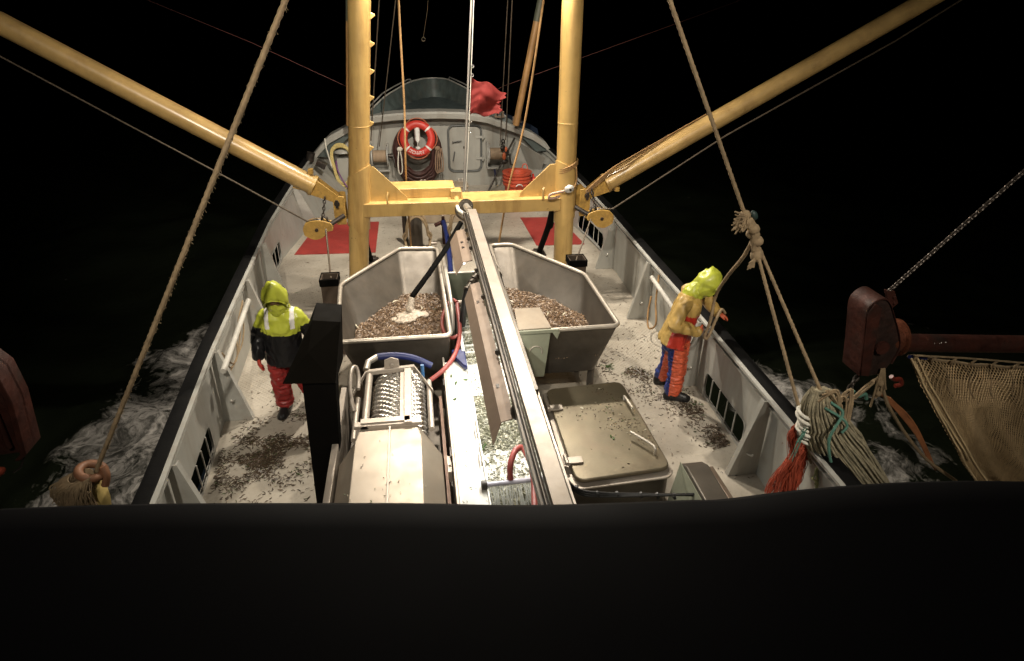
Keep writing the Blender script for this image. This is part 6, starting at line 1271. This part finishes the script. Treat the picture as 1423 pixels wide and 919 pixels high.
    for i in range(17):
        t = i / 16; th = math.pi * t * .985; ring = []
        for k in range(25):
            a = 2 * math.pi * k / 25; x = math.sin(th) * math.cos(a); z = math.sin(th) * math.sin(a); y = -math.cos(th)
            ry = .135 if y < 0 else .15
            wz = .165 if z > 0 else .17; pk = J['hoodpeak'] if 'hoodpeak' in J else Vector((0, 0, 0)); v = Vector((x * .128, y * ry, z * wz + .015)); v += Vector((pk.x, pk.y, pk.z)) * max(0, z) ** 3 * max(0, .6 - y)
            n_ = noise.noise(v * 11 + Vector((seed, 0, 0))); v *= 1.05 + .13 * (1 - 3.2 * abs(n_)); ring.append(hp(*v))
        rings.append(ring)
    rings = rings[:12]
    mb = MB(); mb.loft(rings, cap=False); mb.f.append(tuple(range(25))); mb.m.append(0)
    # soft brim
    last = rings[-1]; mb2 = MB().tube(last, .009, 8, closed=True); mb.add(mb2.v, mb2.f)
    ho = mb.build('hood', hoodm, body, angle=180, fix=False); so_ = ho.modifiers.new('s', 'SOLIDIFY'); so_.thickness = .006; so_.offset = -1
    mb = MB(); mb.loft([ringxy(Nk + up * z, f2, lat, up, a, b, 20) for z, a, b in ((-.07, .16, .13), (-.03, .125, .11), (.02, .10, .10), (.07, .09, .095))], cap=False)
    remesh(limb(MB(), [Nk - up * .02, Nk.lerp(H, .5) + up * .01], [.125, .115]), .0105, .008, 14, 2, seed).build('hood_collar', hoodm, body, angle=180, fix=False)
    return body
HIVIS = mat('yellow green oilskin', (.46, .50, .05), .42, var=.1, scale=6, coat=.2); BLKJ = mat('black oilskin', (.007, .007, .008), .38, var=.3, spots=(.3, .3, .3), spot_scale=30, spot_thr=.77)
REFL = mat('silver reflective tape', (.72, .70, .66), .35); REDT = mat('red oilskin', (.30, .022, .02), .45, var=.2, coat=.1); REDG = mat('red glove', (.5, .05, .03), .45, var=.2)
TANJ = mat('tan oilskin', (.46, .30, .085), .5, var=.08, scale=6, coat=.1, dirt=(.36, .23, .06), dirt_amt=.25, dscale=1.5); REDJ = mat('bright red oilskin', (.42, .028, .015), .42, var=.15, coat=.2, spots=(.8, .6, .5), spot_scale=34, spot_thr=.78)
ORT = mat('orange oilskin', (.60, .105, .045), .42, var=.15, coat=.2, spots=(.9, .6, .5), spot_scale=34, spot_thr=.77); BLUT = mat('blue oilskin', (.015, .03, .16), .45, var=.2, spots=(.5, .5, .6), spot_scale=34, spot_thr=.78); ORG = mat('orange glove', (.60, .13, .06), .45, var=.2)
BOOT = mat('black rubber boot', (.014, .013, .013), .35, var=.3)
def jl(c, J, P, Nk, f2, lat, up):
    r_ = (c - P).dot(lat); t = (c - P).dot(up) / (Nk - P).length; far = abs((c - Nk).dot(lat))
    front = (c - P).dot(f2)
    if t < .50 + .0 * front: return 1
    lim = J['rsho'].lerp(J['relb'], .5)
    if far > .22 and c.z < 1.27: return 1
    if .115 < far < .165 and t > .62: return 2
    return 0
fisherman('person in yellow and black jacket and red trousers standing bowed beside the black post',
    dict(pelvis=(-2.40, 6.90, .90), neck=(-2.36, 6.83, 1.50), head=(-2.37, 6.76, 1.63), crown=(-2.37, 6.84, 1.80), face=(.02, -.66, -.75), fwd=(.05, -1, 0), hem=(-2.40, 6.88, .78), hoodpeak=(0, -.06, .10),
         rsho=(-2.53, 6.85, 1.38), relb=(-2.66, 6.84, 1.13), rwri=(-2.675, 6.74, .88), rhand=(-2.67, 6.70, .70), rhup=(-1, -.1, 0), rthu=(.2, -1, 0), rcurl=22,
         lsho=(-2.20, 6.85, 1.38), lelb=(-2.06, 6.84, 1.13), lwri=(-2.02, 6.68, .92), lhand=(-2.01, 6.58, .78), lhup=(.5, 0, 1), lthu=(-1, .2, 0), lcurl=30,
         rhip=(-2.49, 6.88, .88), rkne=(-2.50, 6.84, .48), rank=(-2.51, 6.90, .10), rtoe=(-.15, -.99, 0), lhip=(-2.30, 6.88, .88), lkne=(-2.24, 6.92, .48), lank=(-2.2, 7.08, .10), ltoe=(.25, -.97, 0)),
    jl, [HIVIS, BLKJ, REFL], [REDT], lambda c, J, f, l: 0, HIVIS, REDG, BOOT, 0, 1)
def jr(c, J, P, Nk, f2, lat, up):
    t = (c - P).dot(up) / (Nk - P).length; fr = (c - P).dot(f2); sd = (c - P).dot(lat)
    for s in ('r', 'l'):
        a, b, w = J[s + 'sho'], J[s + 'elb'], J[s + 'wri']
        for p, q in ((a, b), (b, w)):
            d = q - p; k = max(0, min(1, (c - p).dot(d) / d.length_squared))
            if (c - (p + d * k)).length < .092 and not (p is a and k < .25): return 0
    if fr < -.085: return 0
    return 1 if t < .62 or (abs(sd) < .02 and fr > .05 and t < .95) else 0
def tr(c, J, f2, lat):
    # back and inner side blue, front and outer side orange
    best = None
    for s in ('r', 'l'):
        a, b = J[s + 'hip'], J[s + 'ank']; d = b - a; k = max(0, min(1, (c - a).dot(d) / d.length_squared)); q = a + d * k; L_ = (c - q).length
        if best is None or L_ < best[0]: best = (L_, q, s)
    return 0 if (c - best[1]).dot(f2) > -.05 else 1
fisherman('person in tan and red jacket with orange trousers holding a rope at the rail',
    dict(pelvis=(2.38, 6.52, .93), neck=(2.54, 6.50, 1.55), head=(2.67, 6.47, 1.65), crown=(2.67, 6.49, 1.84), face=(.80, -.16, -.58), fwd=(.95, -.30, 0), hem=(2.38, 6.52, .86), hoodpeak=(0, -.02, .03),
         rsho=(2.38, 6.34, 1.50), relb=(2.24, 6.24, 1.25), rwri=(2.54, 6.22, 1.15), rhand=(2.70, 6.33, 1.09), rhup=(-.2, -1, .3), rthu=(.2, 0, 1), rcurl=48,
         lsho=(2.56, 6.68, 1.49), lelb=(2.84, 6.72, 1.33), lwri=(2.99, 6.66, 1.16), lhand=(3.15, 6.60, 1.10), lhup=(.1, 0, 1), lthu=(.1, -1, 0), lcurl=16,
         rhip=(2.42, 6.43, .90), rkne=(2.47, 6.46, .48), rank=(2.47, 6.50, .10), rtoe=(.93, -.36, 0), lhip=(2.42, 6.62, .90), lkne=(2.48, 6.74, .48), lank=(2.47, 6.88, .10), ltoe=(.98, -.2, 0)),
    jr, [TANJ, REDJ], [ORT, BLUT], tr, HIVIS, ORG, BOOT, 0, 5)
